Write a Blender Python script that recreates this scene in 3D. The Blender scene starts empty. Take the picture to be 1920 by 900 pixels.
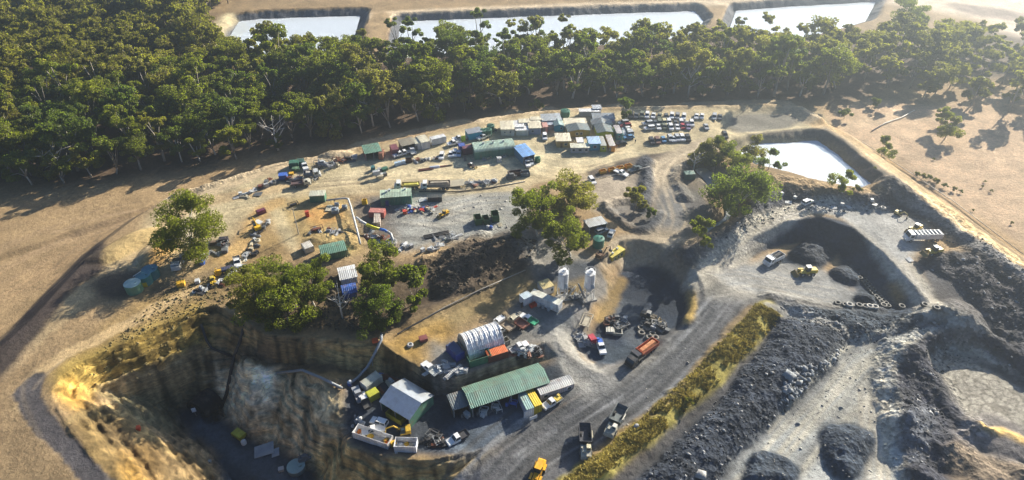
import bpy, math, random
import numpy as np
from mathutils import Vector, geometry
R = math.radians
S = bpy.context.scene
COL = S.collection
# ---------------------------------------------------------------- camera, light, exposure
CAM_H, FPX, PITCH = 116.0, 1251.0, R(37)
cam_d = bpy.data.cameras.new("camera"); cam = bpy.data.objects.new("camera", cam_d); COL.objects.link(cam)
cam.location = (0, 0, CAM_H); cam.rotation_euler = (R(90) - PITCH, 0, 0)
cam_d.sensor_width = 36; cam_d.lens = 36 * FPX / 1920; cam_d.clip_end = 9000; cam_d.clip_start = 1
S.camera = cam
SUN_EL, SUN_AZ = R(25), R(45)          # azimuth from +Y towards +X
w = bpy.data.worlds.new("World"); S.world = w; w.use_nodes = True
nt = w.node_tree; bg = nt.nodes["Background"]
sky = nt.nodes.new("ShaderNodeTexSky"); sky.sky_type = 'NISHITA'; sky.sun_disc = False
sky.sun_elevation = SUN_EL; sky.sun_rotation = SUN_AZ; sky.dust_density = 1.0; sky.ozone_density = 6.0
nt.links.new(sky.outputs[0], bg.inputs[0]); bg.inputs[1].default_value = 0.05
sd = bpy.data.lights.new("sun", 'SUN'); sd.energy = 5.0; sd.angle = R(0.5); sd.color = (1, 0.90, 0.73)
sun = bpy.data.objects.new("sun", sd); COL.objects.link(sun)
sdir = Vector((math.sin(SUN_AZ) * math.cos(SUN_EL), math.cos(SUN_AZ) * math.cos(SUN_EL), math.sin(SUN_EL)))
sun.rotation_euler = (-sdir).to_track_quat('-Z', 'Y').to_euler(); sun.location = sdir * 400
S.view_settings.view_transform = 'Standard'; S.view_settings.look = 'None'
S.view_settings.exposure = 1.53; S.view_settings.gamma = 1; S.view_settings.use_curve_mapping = False
S.render.engine = 'CYCLES'
S.cycles.use_denoising = True; S.cycles.max_bounces = 6; S.cycles.diffuse_bounces = 3; S.cycles.glossy_bounces = 2
S.cycles.transmission_bounces = 3; S.cycles.volume_bounces = 0; S.cycles.transparent_max_bounces = 6
# ---------------------------------------------------------------- pixel -> world
CP, SP = math.cos(PITCH), math.sin(PITCH)
def ray(px, py):
    u = (px - 960) / FPX; v = (py - 450) / FPX
    return np.array((u, CP - v * SP, -SP - v * CP))
def G(px, py, z=0.0):
    d = ray(px, py); t = (z - CAM_H) / d[2]
    return d[0] * t, d[1] * t
def smooth(a, b, x):
    t = np.clip((x - a) / (b - a), 0, 1); return t * t * (3 - 2 * t)
# ---------------------------------------------------------------- noise
def _hash(ix, iy, s):
    n = (ix * 374761393 + iy * 668265263 + s * 974711) & 0x7fffffff
    n = ((n ^ (n >> 13)) * 1274126177) & 0x7fffffff
    return ((n ^ (n >> 16)) & 0xffff) / 65535.0
def vnoise(x, y, s=0):
    ix = np.floor(x).astype(np.int64); iy = np.floor(y).astype(np.int64)
    fx = x - ix; fy = y - iy; fx = fx * fx * (3 - 2 * fx); fy = fy * fy * (3 - 2 * fy)
    a = _hash(ix, iy, s); b = _hash(ix + 1, iy, s); c = _hash(ix, iy + 1, s); d = _hash(ix + 1, iy + 1, s)
    return (a + (b - a) * fx) * (1 - fy) + (c + (d - c) * fx) * fy
def fbm(x, y, s=0, oct=4):
    r = 0; amp = 0.5; tot = 0
    for k in range(oct):
        r = r + amp * vnoise(x * 2 ** k + 17.3 * k, y * 2 ** k - 9.1 * k, s + k); tot += amp; amp *= 0.55
    return r / tot
# ---------------------------------------------------------------- terrain grid
def spaced(*segs):
    out = []
    for a, b, st in segs:
        out += list(np.arange(a, b - 1e-6, st))
    out.append(segs[-1][1]); return np.array(out)
XS = spaced((-4000, -1200, 700), (-1200, -460, 60), (-460, -150, 1.2), (-150, -110, 0.5), (-110, 20, 0.36), (20, 150, 0.5), (150, 460, 1.2), (460, 1200, 60), (1200, 4000, 700))
YS = spaced((-300, 40, 60), (40, 66, 3), (66, 126, 0.28), (126, 210, 0.5), (210, 460, 1.1), (460, 1200, 60), (1200, 6000, 700))
NX, NY = len(XS), len(YS)
X, Y = np.meshgrid(XS, YS)             # [iy, ix]
Z = np.full(X.shape, -4.0)
def window(bx0, bx1, by0, by1):
    i0 = max(np.searchsorted(XS, bx0) - 1, 0); i1 = min(np.searchsorted(XS, bx1) + 1, NX)
    j0 = max(np.searchsorted(YS, by0) - 1, 0); j1 = min(np.searchsorted(YS, by1) + 1, NY)
    return slice(j0, j1), slice(i0, i1)
def seg_dist(px, py, pts, closed):
    d = np.full(px.shape, 1e9); n = len(pts)
    for k in range(n if closed else n - 1):
        ax, ay = pts[k][:2]; bx, by = pts[(k + 1) % n][:2]
        vx, vy = bx - ax, by - ay; L = vx * vx + vy * vy + 1e-12
        t = np.clip(((px - ax) * vx + (py - ay) * vy) / L, 0, 1)
        d = np.minimum(d, (px - ax - t * vx) ** 2 + (py - ay - t * vy) ** 2)
    return np.sqrt(d)
def inside(px, py, pts):
    r = np.zeros(px.shape, bool); n = len(pts)
    for k in range(n):
        ax, ay = pts[k][:2]; bx, by = pts[(k + 1) % n][:2]
        if ay == by: continue
        r ^= ((ay > py) != (by > py)) & (px < (bx - ax) * (py - ay) / (by - ay) + ax)
    return r
def sdist(px, py, pts):               # positive inside
    d = seg_dist(px, py, pts, True); return np.where(inside(px, py, pts), d, -d)
def smooth_poly(pts, closed=True, n=4):
    pts = [tuple(map(float, p)) for p in pts]; out = []; N = len(pts)
    for k in range(N if closed else N - 1):
        p0 = pts[(k - 1) % N] if closed or k > 0 else pts[0]; p1 = pts[k]
        p2 = pts[(k + 1) % N]; p3 = pts[(k + 2) % N] if closed or k + 2 < N else pts[-1]
        for j in range(n):
            t = j / n
            out.append(tuple(0.5 * (2 * b + (c - a) * t + (2 * a - 5 * b + 4 * c - d) * t * t + (3 * b - a - 3 * c + d) * t ** 3)
                             for a, b, c, d in zip(p0, p1, p2, p3)))
    if not closed: out.append(pts[-1])
    return out
# ---- break lines (px, py, z) of the big land form, triangulated
def BL(*p): return [(*G(a, b, c), c) for a, b, c in p]
tin_v, tin_e = [], []
def add_line(pts, closed=False):
    s = len(tin_v); tin_v.extend(pts)
    for k in range(len(pts) - 1): tin_e.append((s + k, s + k + 1))
    if closed: tin_e.append((s + len(pts) - 1, s))
edge = BL((-260, 800, -3), (-100, 715, -1.5), (0, 652, -.8), (60, 597, -.3), (140, 510, 0), (190, 458, 0), (270, 397, .2), (310, 372, .5), (400, 347, .8), (520, 309, 1), (620, 289, 1.2), (700, 271, 1.2),
          (800, 249, 1.2), (900, 226, 1.2), (1000, 212, 1), (1100, 205, 1), (1300, 201, .8), (1450, 197, .8), (1500, 204, .6), (1530, 222, .3),
          (1590, 250, .2), (1700, 330, .2), (1800, 400, .2), (1925, 488, 0), (2120, 620, 0), (2500, 900, 0))
edge += [(420.0, 40.0, 0.0), (0.0, -40.0, -6.0), (-300.0, 40.0, -5.0)]
add_line(edge, True)
ep = np.array([e[:2] for e in edge]); cen = np.array((0., 140.))
toe = []
for k in range(len(edge) - 3):
    a = ep[k - 1] if k else ep[k]; b = ep[k + 1]; t = (b - a) / np.linalg.norm(b - a); nrm = np.array((-t[1], t[0]))
    if nrm @ (ep[k] - cen) < 0: nrm = -nrm
    toe.append((*(ep[k] + nrm * (9 if k < 7 else 6.5)), -5.5 if k < 7 else -4.0))
add_line(toe)
for p in ((-4000, -300), (4000, -300), (4000, 6000), (-4000, 6000)): tin_v.append((*p, -4.0))
# pit
add_line(BL((230, 960, -.5), (200, 895, -.3), (130, 800, 0), (97, 742, 0), (108, 712, 0), (150, 682, 0), (230, 645, 0), (300, 610, 0), (375, 578, 0), (405, 572, 0), (450, 600, 0), (500, 628, 0), (560, 632, 0), (640, 637, 0), (712, 641, 0),
            (745, 665, -.4), (800, 700, -.8), (850, 711, -.8), (900, 692, -.9), (960, 668, -1.1), (1022, 640, -1.5)))
add_line(BL((365, 960, -9), (330, 880, -9), (290, 820, -8.5), (240, 770, -8), (192, 730, -7), (300, 690, -7), (390, 655, -7.5), (430, 662, -8), (480, 674, -8), (520, 680, -7.8), (570, 684, -7.5), (640, 694, -6.8), (700, 700, -6.2), (750, 705, -6), (815, 738, -5.8),
            (860, 742, -5.6), (930, 712, -5.2), (1000, 682, -4.6), (1050, 668, -3.6)))
add_line(BL((412, 690, -10.5), (460, 693, -8.8), (520, 703, -8), (570, 706, -7.5), (612, 722, -7.2), (640, 740, -7), (634, 790, -6.5), (650, 836, -6.2), (720, 862, -6.2), (800, 872, -6.2), (850, 860, -6), (905, 840, -6), (935, 860, -6.6), (900, 930, -8)))
add_line(BL((405, 760, -19.5), (440, 790, -19), (500, 832, -18.5), (560, 845, -18), (595, 880, -17.5), (600, 960, -16.5)))
add_line(BL((332, 765, -20), (345, 800, -20), (395, 850, -19.2), (440, 900, -18.2), (470, 970, -17)))
add_line(BL((700, 915, -12), (850, 900, -9), (880, 960, -9.5)))
for p in BL((500, 740, -11), (470, 735, -13), (560, 770, -12), (600, 800, -11), (590, 830, -13.5), (640, 870, -10.5),
            (1060, 745, -5), (1090, 715, -4.6), (1140, 700, -4), (1000, 790, -6), (950, 820, -6.4), (1050, 850, -6.8), (1150, 760, -5.2), (1000, 960, -8),
            (1220, 680, -4), (1290, 610, -2.6), (1330, 560, -1.6), (1340, 520, -1.2), (1040, 640, -2), (1070, 660, -3.2), (1110, 690, -3.8), (900, 640, -.8), (1000, 600, -1.2), (1070, 560, -1.5),
            (960, 560, -.8), (1120, 620, -2.6), (1200, 660, -3.6), (1150, 470, 0), (1250, 460, -.4), (1300, 430, -.4),
            (1100, 905, -6.5), (1200, 800, -5.4), (1300, 690, -4), (1400, 575, -2.2)): tin_v.append(p)
# loading bay, upper road and the low country at the lower right
add_line(BL((1345, 500, -1.2), (1400, 450, -.2), (1470, 415, .8), (1540, 408, 1.2), (1600, 428, 1.2), (1660, 475, .8), (1720, 540, 0), (1765, 590, -1), (1810, 625, -2)))
add_line(BL((1352, 512, -2), (1410, 478, -3.5), (1470, 452, -4.6), (1530, 455, -5), (1580, 482, -5), (1640, 545, -4.8), (1670, 575, -4.2), (1735, 600, -2.6)))
for p in BL((1420, 545, -3), (1500, 560, -3.6), (1580, 565, -4), (1620, 570, -4.2), (1540, 600, -4), (1640, 640, -4.5), (1760, 620, -3.4), (1600, 700, -5.5), (1500, 800, -6.5),
            (1640, 860, -7), (1420, 900, -7), (1700, 760, -6.5), (1850, 700, -5), (1950, 800, -5.5), (1850, 900, -6), (1900, 640, -4), (1960, 660, -4), (1480, 585, -3)): tin_v.append(p)
cv, ce, cf, ov, oe, of_ = geometry.delaunay_2d_cdt([Vector(v[:2]) for v in tin_v], tin_e, [], 0, 1e-4)
tz = np.array([v[2] for v in tin_v]); txy = np.array([v[:2] for v in tin_v]); vz = []
for k, v in enumerate(cv):
    if ov[k]: vz.append(tz[ov[k][0]])
    else:
        d = np.hypot(txy[:, 0] - v.x, txy[:, 1] - v.y) + .01; i = np.argsort(d)[:2]; ww = 1 / d[i]; vz.append((tz[i] * ww).sum() / ww.sum())
for f in cf:
    a, b, c = (cv[i] for i in f); za, zb, zc = (vz[i] for i in f)
    js, is_ = window(min(a.x, b.x, c.x), max(a.x, b.x, c.x), min(a.y, b.y, c.y), max(a.y, b.y, c.y))
    gx, gy = X[js, is_], Y[js, is_]
    den = (b.y - c.y) * (a.x - c.x) + (c.x - b.x) * (a.y - c.y)
    if abs(den) < 1e-9 or gx.size == 0: continue
    l1 = ((b.y - c.y) * (gx - c.x) + (c.x - b.x) * (gy - c.y)) / den; l2 = ((c.y - a.y) * (gx - c.x) + (a.x - c.x) * (gy - c.y)) / den; l3 = 1 - l1 - l2
    m = (l1 >= -1e-6) & (l2 >= -1e-6) & (l3 >= -1e-6)
    Z[js, is_] = np.where(m, za * l1 + zb * l2 + zc * l3, Z[js, is_])
WX = X + 2.2 * (fbm(X / 7, Y / 7, 3) - .5) + .9 * (fbm(X / 1.7, Y / 1.7, 4, 2) - .5)
WY = Y + 2.2 * (fbm(X / 7, Y / 7, 8) - .5) + .9 * (fbm(X / 1.7, Y / 1.7, 9, 2) - .5)
ROCK = np.zeros(X.shape)
def _win(pts, pad):
    a = np.array(pts)[:, :2]; return window(a[:, 0].min() - pad, a[:, 0].max() + pad, a[:, 1].min() - pad, a[:, 1].max() + pad)
def flat(px, z, wd, zp=None, sm=True):  # cut or fill to level z, batter of width wd outside the outline
    pts = [G(a, b, z if zp is None else zp) for a, b in (smooth_poly(px) if sm else px)]; w_ = _win(pts, wd + 4)
    s = sdist(WX[w_], WY[w_], pts); m = np.clip(1 + s / wd, 0, 1); Z[w_] = Z[w_] * (1 - m) + z * m
def heap(px, h, slope, zp=0, lumps=.35, rock=1, sm=True):
    pts = [G(a, b, zp) for a, b in (smooth_poly(px) if sm else px)]; w_ = _win(pts, 4)
    s = np.maximum(sdist(WX[w_], WY[w_], pts), 0)
    hh = h * (1 - np.exp(-s * slope / h * 1.3)); hh *= 1 + lumps * 2 * (fbm(X[w_] / 5, Y[w_] / 5, 21) - .5); Z[w_] += hh
    ROCK[w_] = np.maximum(ROCK[w_], rock * smooth(0, 1, s))
def ridge(px, h, hw, top=.8, zp=0, rock=.6):
    pts = [G(*(p if len(p) == 3 else (*p, zp))) for p in smooth_poly(px, False)]; w_ = _win(pts, hw + 4)
    d = seg_dist(WX[w_], WY[w_], pts, False); k = np.clip((hw - d) / (hw - top), 0, 1)
    k = k * (1 + .35 * 2 * (fbm(X[w_] / 6, Y[w_] / 6, 33) - .5)); Z[w_] += h * k
    ROCK[w_] = np.maximum(ROCK[w_], rock * smooth(0, .3, k))
# far ponds (water level set below), side pond, creek
POND_A = [(418, 92), (452, 42), (500, 37), (672, 32), (660, 70), (648, 110), (420, 112)]
POND_B = [(748, 110), (757, 43), (1000, 33), (1298, 23), (1312, 40), (1290, 72), (900, 105)]
POND_C = [(1368, 62), (1384, 22), (1480, 15), (1638, 6), (1618, 40), (1500, 72)]
POND_D = [(1375, 292), (1410, 268), (1528, 262), (1600, 320), (1650, 352), (1625, 368), (1560, 352), (1480, 330), (1425, 318)]
for pd in (POND_A, POND_B, POND_C): flat(pd, -8.8, 7, -7.4, False)
flat([(1386, 290), (1412, 275), (1529, 267), (1595, 318), (1634, 356), (1560, 348), (1480, 328), (1425, 315)], -4.6, 5, -3, False)
CREEK = [(1318, 318), (1335, 335), (1350, 352)]; CREEK2 = [(1372, 392), (1366, 408), (1348, 424), (1322, 436)]
for c in (CREEK, CREEK2):
    pts = [G(a, b, -1.5) for a, b in smooth_poly(c, False)]; w_ = _win(pts, 8); d = seg_dist(X[w_], Y[w_], pts, False)
    Z[w_] = np.minimum(Z[w_], -3 + 3.4 * smooth(1.2, 6, d))
# north bund, drains, berms, heaps
ridge([(330, 368), (420, 342), (530, 306), (640, 282), (720, 263), (820, 241)], 1.0, 3, .8)
ridge([(900, 222), (1000, 208), (1100, 200), (1300, 196), (1450, 192), (1505, 203), (1528, 222)], 1.6, 5, 1.5, rock=.2)
flat([(1390, 213), (1470, 212), (1505, 226), (1460, 243), (1380, 247), (1360, 235)], -.9, 6)
ridge([(1440, 578), (1425, 600), (1375, 650), (1330, 700), (1272, 750), (1215, 800), (1150, 850), (1070, 912)], 1.5, 4.8, 1.6, -3, .1)   # grass berm
heap([(1440, 600), (1500, 602), (1560, 608), (1595, 640), (1560, 690), (1480, 760), (1400, 830), (1340, 900), (1320, 950), (1140, 950), (1190, 890), (1320, 775), (1390, 690), (1445, 625)], 4.2, .8, -4, .2)
heap([(1455, 572), (1530, 580), (1640, 588), (1740, 592), (1770, 610), (1700, 622), (1600, 640), (1560, 615), (1480, 590)], 2.6, .75, -3.2, .4)
ridge([(1440, 560), (1540, 578), (1640, 584), (1740, 596)], 1.4, 3.5, .8, -3.2)
heap([(1475, 480), (1500, 458), (1540, 458), (1560, 478), (1545, 502), (1505, 500)], 2.4, .8, -5)
heap([(1555, 515), (1580, 496), (1605, 502), (1618, 528), (1590, 535)], 2.2, .8, -5)
heap([(1598, 560), (1612, 545), (1640, 555), (1640, 570)], 1.8, .8, -4.4)
heap([(1715, 490), (1760, 475), (1830, 478), (1880, 510), (1920, 530), (2050, 640), (1960, 690), (1900, 640), (1800, 545), (1740, 515)], 3.2, .7, -1, .7)
ridge([(1660, 365), (1720, 385), (1800, 440), (1880, 500), (2000, 585)], 3.0, 7.5, 2.4, 0, .8)
ridge([(1390, 345), (1450, 352), (1540, 368), (1620, 378), (1670, 372)], 3.0, 7, 2.0, 0, 1)
ridge([(1290, 470), (1340, 450), (1390, 410), (1430, 375)], 2.6, 6, 1.8, 0, .6)
ridge([(1215, 305), (1212, 340), (1206, 385)], 1.3, 3.2, .6, 0, .8)
ridge([(1275, 318), (1270, 345), (1285, 370)], 1.2, 3, .6, 0, .6)
ridge([(1135, 385), (1160, 378), (1195, 378)], 1.0, 2.4, .5, 0, .5); ridge([(1132, 388), (1150, 405), (1190, 428), (1222, 425), (1236, 400)], 1.0, 2.6, .5, 0, .5)
flat([(1168, 505), (1190, 492), (1235, 508), (1278, 545), (1285, 575), (1262, 606), (1225, 632), (1205, 655), (1175, 672), (1130, 678), (1090, 660), (1078, 640), (1110, 615), (1128, 585), (1140, 560), (1150, 530)], -5.2, 4.5, -5.2)
ridge([(1296, 535), (1300, 565), (1288, 598)], 1.4, 2.6, .5, -2, .2)
heap([(805, 520), (830, 480), (880, 455), (950, 440), (1000, 450), (1012, 475), (985, 505), (900, 545), (840, 560), (808, 550)], 4.0, .6, 0, .5, .7)
ridge([(800, 490), (860, 470), (905, 440)], 1.2, 3, .6, 0, 1)
ridge([(770, 600), (860, 560), (940, 525), (1000, 500)], 1.2, 3.5, .8, 0, .2)
heap([(150, 492), (200, 462), (262, 430), (310, 425), (320, 440), (260, 470), (205, 492)], 1.6, .5, 0, .2, 0)
heap([(295, 445), (330, 450), (320, 490), (270, 505), (250, 490)], 1.6, .5, 0, .2, 0)
heap([(595, 300), (620, 288), (655, 288), (668, 298), (640, 306)], 1.6, .6, 0, .4, .3)
heap([(625, 378), (650, 428), (690, 470)], 0.01, .5, 0)
heap([(570, 455), (610, 436), (670, 440), (690, 462), (640, 470)], 1.4, .5, 0, .6, .4)
# lower right heaps round the dry mud pond
heap([(1538, 840), (1545, 800), (1590, 796), (1635, 815), (1632, 850), (1610, 895), (1560, 890)], 3.2, .9, -6.5, .6)
heap([(1400, 870), (1420, 845), (1470, 860), (1500, 885), (1480, 920), (1400, 920)], 2.6, .9, -7, .6)
ridge([(1800, 615), (1740, 640), (1700, 668), (1690, 710), (1700, 760), (1740, 810), (1775, 835)], 2.8, 7, 1.8, -5, 1)
ridge([(1720, 690), (1760, 735), (1790, 780), (1820, 800)], 2.2, 5, 1, -5.5, 1)
ridge([(1690, 800), (1700, 850), (1730, 900)], 2.4, 5, 1, -6.5, 1)
ridge([(1790, 630), (1860, 655), (1940, 705), (2000, 750)], 1.3, 5, 1.2, -4, 1); ridge([(1850, 640), (1930, 672)], 1.2, 4, 1, -3, 1)
heap([(1790, 815), (1830, 775), (1890, 790), (1960, 840), (1960, 870), (1870, 860)], 2.4, .45, -6, .2, .2)
heap([(1810, 880), (1850, 850), (1920, 875), (1960, 930), (1820, 930)], 2.6, .7, -6, .8, .8)
ridge([(735, 590), (700, 640)], .01, 2)
# gullies and noses of the pit's clay face, the drained mud pond
ridge([(465, 695, -9), (470, 740, -13), (482, 785, -17)], 3.0, 5, .5, rock=0); ridge([(420, 680, -9), (412, 720, -14), (408, 765, -19)], -3, 4.5, .4, rock=0)
ridge([(528, 706, -8), (510, 750, -12), (500, 800, -16)], -2.8, 4, .4, rock=0); ridge([(590, 718, -7.5), (612, 760, -9), (592, 810, -12)], 2.6, 8, 1, rock=0)
ridge([(645, 800, -7), (612, 835, -11), (592, 870, -16)], -2.6, 4.5, .5, rock=0); ridge([(700, 885, -9), (760, 895, -9), (840, 880, -8.5)], 1.2, 6, 1, rock=0)
ridge([(250, 800, -8), (300, 850, -8), (350, 900, -9)], 1.0, 4, 1, rock=0); ridge([(150, 770, -3), (200, 840, -4), (260, 910, -5)], .8, 4, 1, rock=0)
MUDP = [(1752, 668), (1782, 655), (1850, 692), (1940, 757), (1990, 805), (1965, 842), (1890, 808), (1830, 792), (1800, 748), (1768, 708)]
flat(MUDP, -5.2, 2.2, -5.2)
# general roughness
Z += .30 * (fbm(X / 9, Y / 9, 50) - .5) + .12 * (fbm(X / 2.3, Y / 2.3, 60, 3) - .5)
Z += ROCK * (.8 * (fbm(X / 3.2, Y / 3.2, 70, 3) - .5) + .55 * (fbm(X / 1.1, Y / 1.1, 75, 2) - .5))
# erosion gullies down the clay walls
Z0 = Z.copy()
GX, GY = np.gradient(Z, axis=1) / np.gradient(X, axis=1), np.gradient(Z, axis=0) / np.gradient(Y, axis=0)
STEEP = smooth(.35, 1.0, np.hypot(GX, GY))
pitm = sdist(X, Y, [G(*p, -5) for p in ((80, 700), (400, 540), (760, 640), (1020, 640), (1010, 900), (850, 980), (100, 980))]) > 0
along = (X * 1.0 + Y * .25)
Z -= STEEP * pitm * (.45 * vnoise(along / 1.6, (X - Y) / 14, 5) + .3 * vnoise(along / .7, (X - Y) / 9, 6) + .6 * fbm(X / 3, Y / 3, 7, 3))
lay = fbm(X / 12, Y / 12, 11, 3); Z += STEEP * pitm * (.55 * np.sin(2 * math.pi * (Z0 / 2.3 + lay * 1.5)) + .9 * (np.abs(fbm(X / 4.5, Y / 4.5, 12, 4) - .5) * -3 + .4))
def hf(x, y):
    i = int(np.clip(np.searchsorted(XS, x) - 1, 0, NX - 2)); j = int(np.clip(np.searchsorted(YS, y) - 1, 0, NY - 2))
    fx = (x - XS[i]) / (XS[i + 1] - XS[i]); fy = (y - YS[j]) / (YS[j + 1] - YS[j])
    return float((Z[j, i] * (1 - fx) + Z[j, i + 1] * fx) * (1 - fy) + (Z[j + 1, i] * (1 - fx) + Z[j + 1, i + 1] * fx) * fy)
def P(px, py):                         # where the sight line through a photo point meets the terrain
    d = ray(px, py); t0 = (12 - CAM_H) / d[2]; t1 = (-30 - CAM_H) / d[2]; n = 90; prev = t0
    for k in range(1, n + 1):
        t = t0 + (t1 - t0) * k / n
        if CAM_H + d[2] * t < hf(d[0] * t, d[1] * t): break
        prev = t
    a, b = prev, t
    for _ in range(14):
        m = (a + b) / 2
        if CAM_H + d[2] * m < hf(d[0] * m, d[1] * m): b = m
        else: a = m
    return Vector((d[0] * b, d[1] * b, hf(d[0] * b, d[1] * b)))
# ---------------------------------------------------------------- ground colours (base colours, with shade and glare painted in at places)
FIELD, SAND, GRAV = (.285, .20, .108), (.42, .355, .22), (.255, .26, .245)
DARK, ROAD, CLAY = (.05, .055, .064), (.115, .12, .13), (.44, .24, .05)
FLOOR, GRASS, BROWN = (.085, .058, .042), (.21, .17, .03), (.17, .11, .055)
PALE, SLATE, MUD = (.40, .36, .29), (.085, .092, .10), (.33, .31, .27)
COLR = np.empty(X.shape + (3,)); COLR[:] = FIELD
COLR *= (0.75 + .5 * fbm(X / 30, Y / 30, 80))[..., None]
def _apply(w_, m, c, var):
    v = (1 + var * 2 * (fbm(X[w_] / 4.5, Y[w_] / 4.5, 90) - .5))[..., None]
    COLR[w_] = COLR[w_] * (1 - m[..., None]) + np.array(c) * v * m[..., None]
def paint(px, c, feather=1.5, k=1.0, var=.35, sm=True, rock=None):
    pts = [P(a, b)[:2] for a, b in (smooth_poly(px, True, 3) if sm else px)]; w_ = _win(pts, feather + 4)
    m = k * smooth(-feather, feather, sdist(WX[w_], WY[w_], pts)); _apply(w_, m, c, var)
    if rock is not None: ROCK[w_] = np.maximum(ROCK[w_], rock * m)
def stroke(px, c, hw, feather=1.0, k=1.0, var=.3, rough=True):
    pts = [P(a, b)[:2] for a, b in smooth_poly(px, False, 3)]; w_ = _win(pts, hw + feather + 4)
    d = seg_dist(WX[w_] if rough else X[w_], WY[w_] if rough else Y[w_], pts, False); _apply(w_, k * (1 - smooth(hw - feather, hw + feather, d)), c, var)
    return pts
def tracks(px, hw, n, c, k=.5, seed=0):   # wheel marks along a road
    rr = random.Random(seed); base = [P(a, b) for a, b in smooth_poly(px, False, 3)]
    for q in range(n):
        off = rr.uniform(-hw, hw); wob = rr.uniform(0, 6); pts = []
        for i, p in enumerate(base):
            a = base[max(i - 1, 0)]; b = base[min(i + 1, len(base) - 1)]; t = Vector((b.x - a.x, b.y - a.y)); t.normalize()
            o = off + .8 * math.sin(i * .5 + wob); pts.append((p.x - t.y * o, p.y + t.x * o))
        i0 = rr.randrange(0, max(1, len(pts) // 2)); i1 = rr.randrange(min(len(pts) - 2, i0 + 3), len(pts)); pts = pts[i0:i1 + 1]
        if len(pts) < 2: continue
        w_ = _win(pts, 3); d = seg_dist(X[w_], Y[w_], pts, False); cc = np.array(c) * rr.uniform(.7, 1.25)
        _apply(w_, k * rr.uniform(.5, 1) * (1 - smooth(.2, .75, d)), cc, .3)
# forest floor and the country round it
paint([(-700, 20), (-300, 400), (0, 345), (130, 345), (300, 325), (470, 292), (640, 262), (760, 240), (860, 222), (1000, 206), (1200, 196), (1480, 190), (1600, 190), (1750, 150), (2300, 140), (2300, 60), (1700, 60), (1330, 55), (760, 70), (440, 60), (380, 20)], FLOOR, 6, .9)
stroke([(380, 20), (460, 24), (700, 12), (1000, 8), (1400, 0)], FIELD, 14, 6, .6); stroke([(700, 30), (1000, 15), (1300, 8), (1450, 0)], (.6, .48, .33), 5, 3, .9)
for pd in (POND_A, POND_B, POND_C):
    pp = [G(a, b, -7.4) for a, b in pd]; w_ = _win(pp, 16); s = sdist(X[w_], Y[w_], pp)
    _apply(w_, smooth(-6.4, -5.4, s), (.10, .105, .12), .1)
stroke([(712, 28), (706, 70), (690, 120)], (.34, .24, .13), 5, 2); stroke([(430, 30), (400, 60), (385, 95)], SAND, 4, 2)
paint([(1640, 0), (1700, 10), (1850, 40), (1920, 70), (2300, 90), (2300, -40), (1650, -40)], (.66, .54, .42), 8, .85)  # far ground painted paler to carry the sun glare and haze
paint([(1790, 5), (1920, 25), (1990, 45), (1900, 40), (1800, 22)], (.17, .12, .1), 4, .8)
# plateau
paint([(320, 375), (520, 318), (640, 292), (820, 250), (1000, 215), (1180, 206), (1480, 200), (1545, 232), (1420, 260), (1290, 290), (1120, 312), (1000, 340), (960, 380), (700, 360), (520, 395), (470, 400), (400, 470), (300, 520), (220, 520), (260, 440)], SAND, 4, .9)
paint([(940, 270), (1120, 275), (1220, 292), (1080, 318), (900, 345), (700, 345), (640, 330), (760, 290)], (.46, .395, .26), 5, .7)
paint([(700, 372), (860, 365), (980, 362), (985, 420), (940, 445), (840, 450), (760, 470), (730, 420)], GRAV, 3, .95)
paint([(1098, 330), (1210, 318), (1212, 380), (1120, 400), (1100, 370)], (.33, .28, .22), 3, .9)
paint([(1360, 225), (1400, 212), (1480, 212), (1508, 228), (1460, 246), (1380, 248)], SLATE, 3, .75)
paint([(1100, 315), (1180, 295), (1255, 285), (1260, 292), (1205, 312), (1110, 330)], (.11, .085, .065), 1.2, .9, sm=False)
stroke([(1260, 285), (1380, 262), (1480, 250), (1560, 236), (1640, 228), (1690, 214)], SAND, 3.2, 1.2)
stroke([(250, 690), (320, 600), (330, 560)], BROWN, 8, 5, .4)
stroke([(320, 374), (420, 343), (530, 307), (640, 283), (720, 264), (820, 242), (900, 224), (1000, 209), (1100, 202), (1300, 198), (1450, 194), (1500, 203), (1528, 222)], (.44, .345, .22), 3.6, .8, .92)
stroke([(470, 395), (560, 360), (640, 352), (760, 350), (900, 350), (990, 338), (1080, 318)], (.46, .37, .22), 3, 1.5, .7); tracks([(430, 380), (540, 356), (650, 345), (780, 340), (900, 348), (990, 340)], 5, 20, (.52, .43, .27), .6, 31); tracks([(430, 380), (540, 356), (650, 345), (780, 340), (900, 348)], 5, 14, (.24, .19, .12), .5, 32)
tracks([(1290, 285), (1180, 300), (1080, 320), (960, 300), (880, 315), (760, 318), (690, 345)], 6, 22, (.54, .45, .28), .5, 33); tracks([(740, 395), (820, 400), (900, 380), (980, 380)], 9, 22, (.36, .34, .29), .6, 34); tracks([(700, 420), (800, 420), (900, 440)], 9, 14, (.17, .165, .15), .5, 35)
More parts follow.
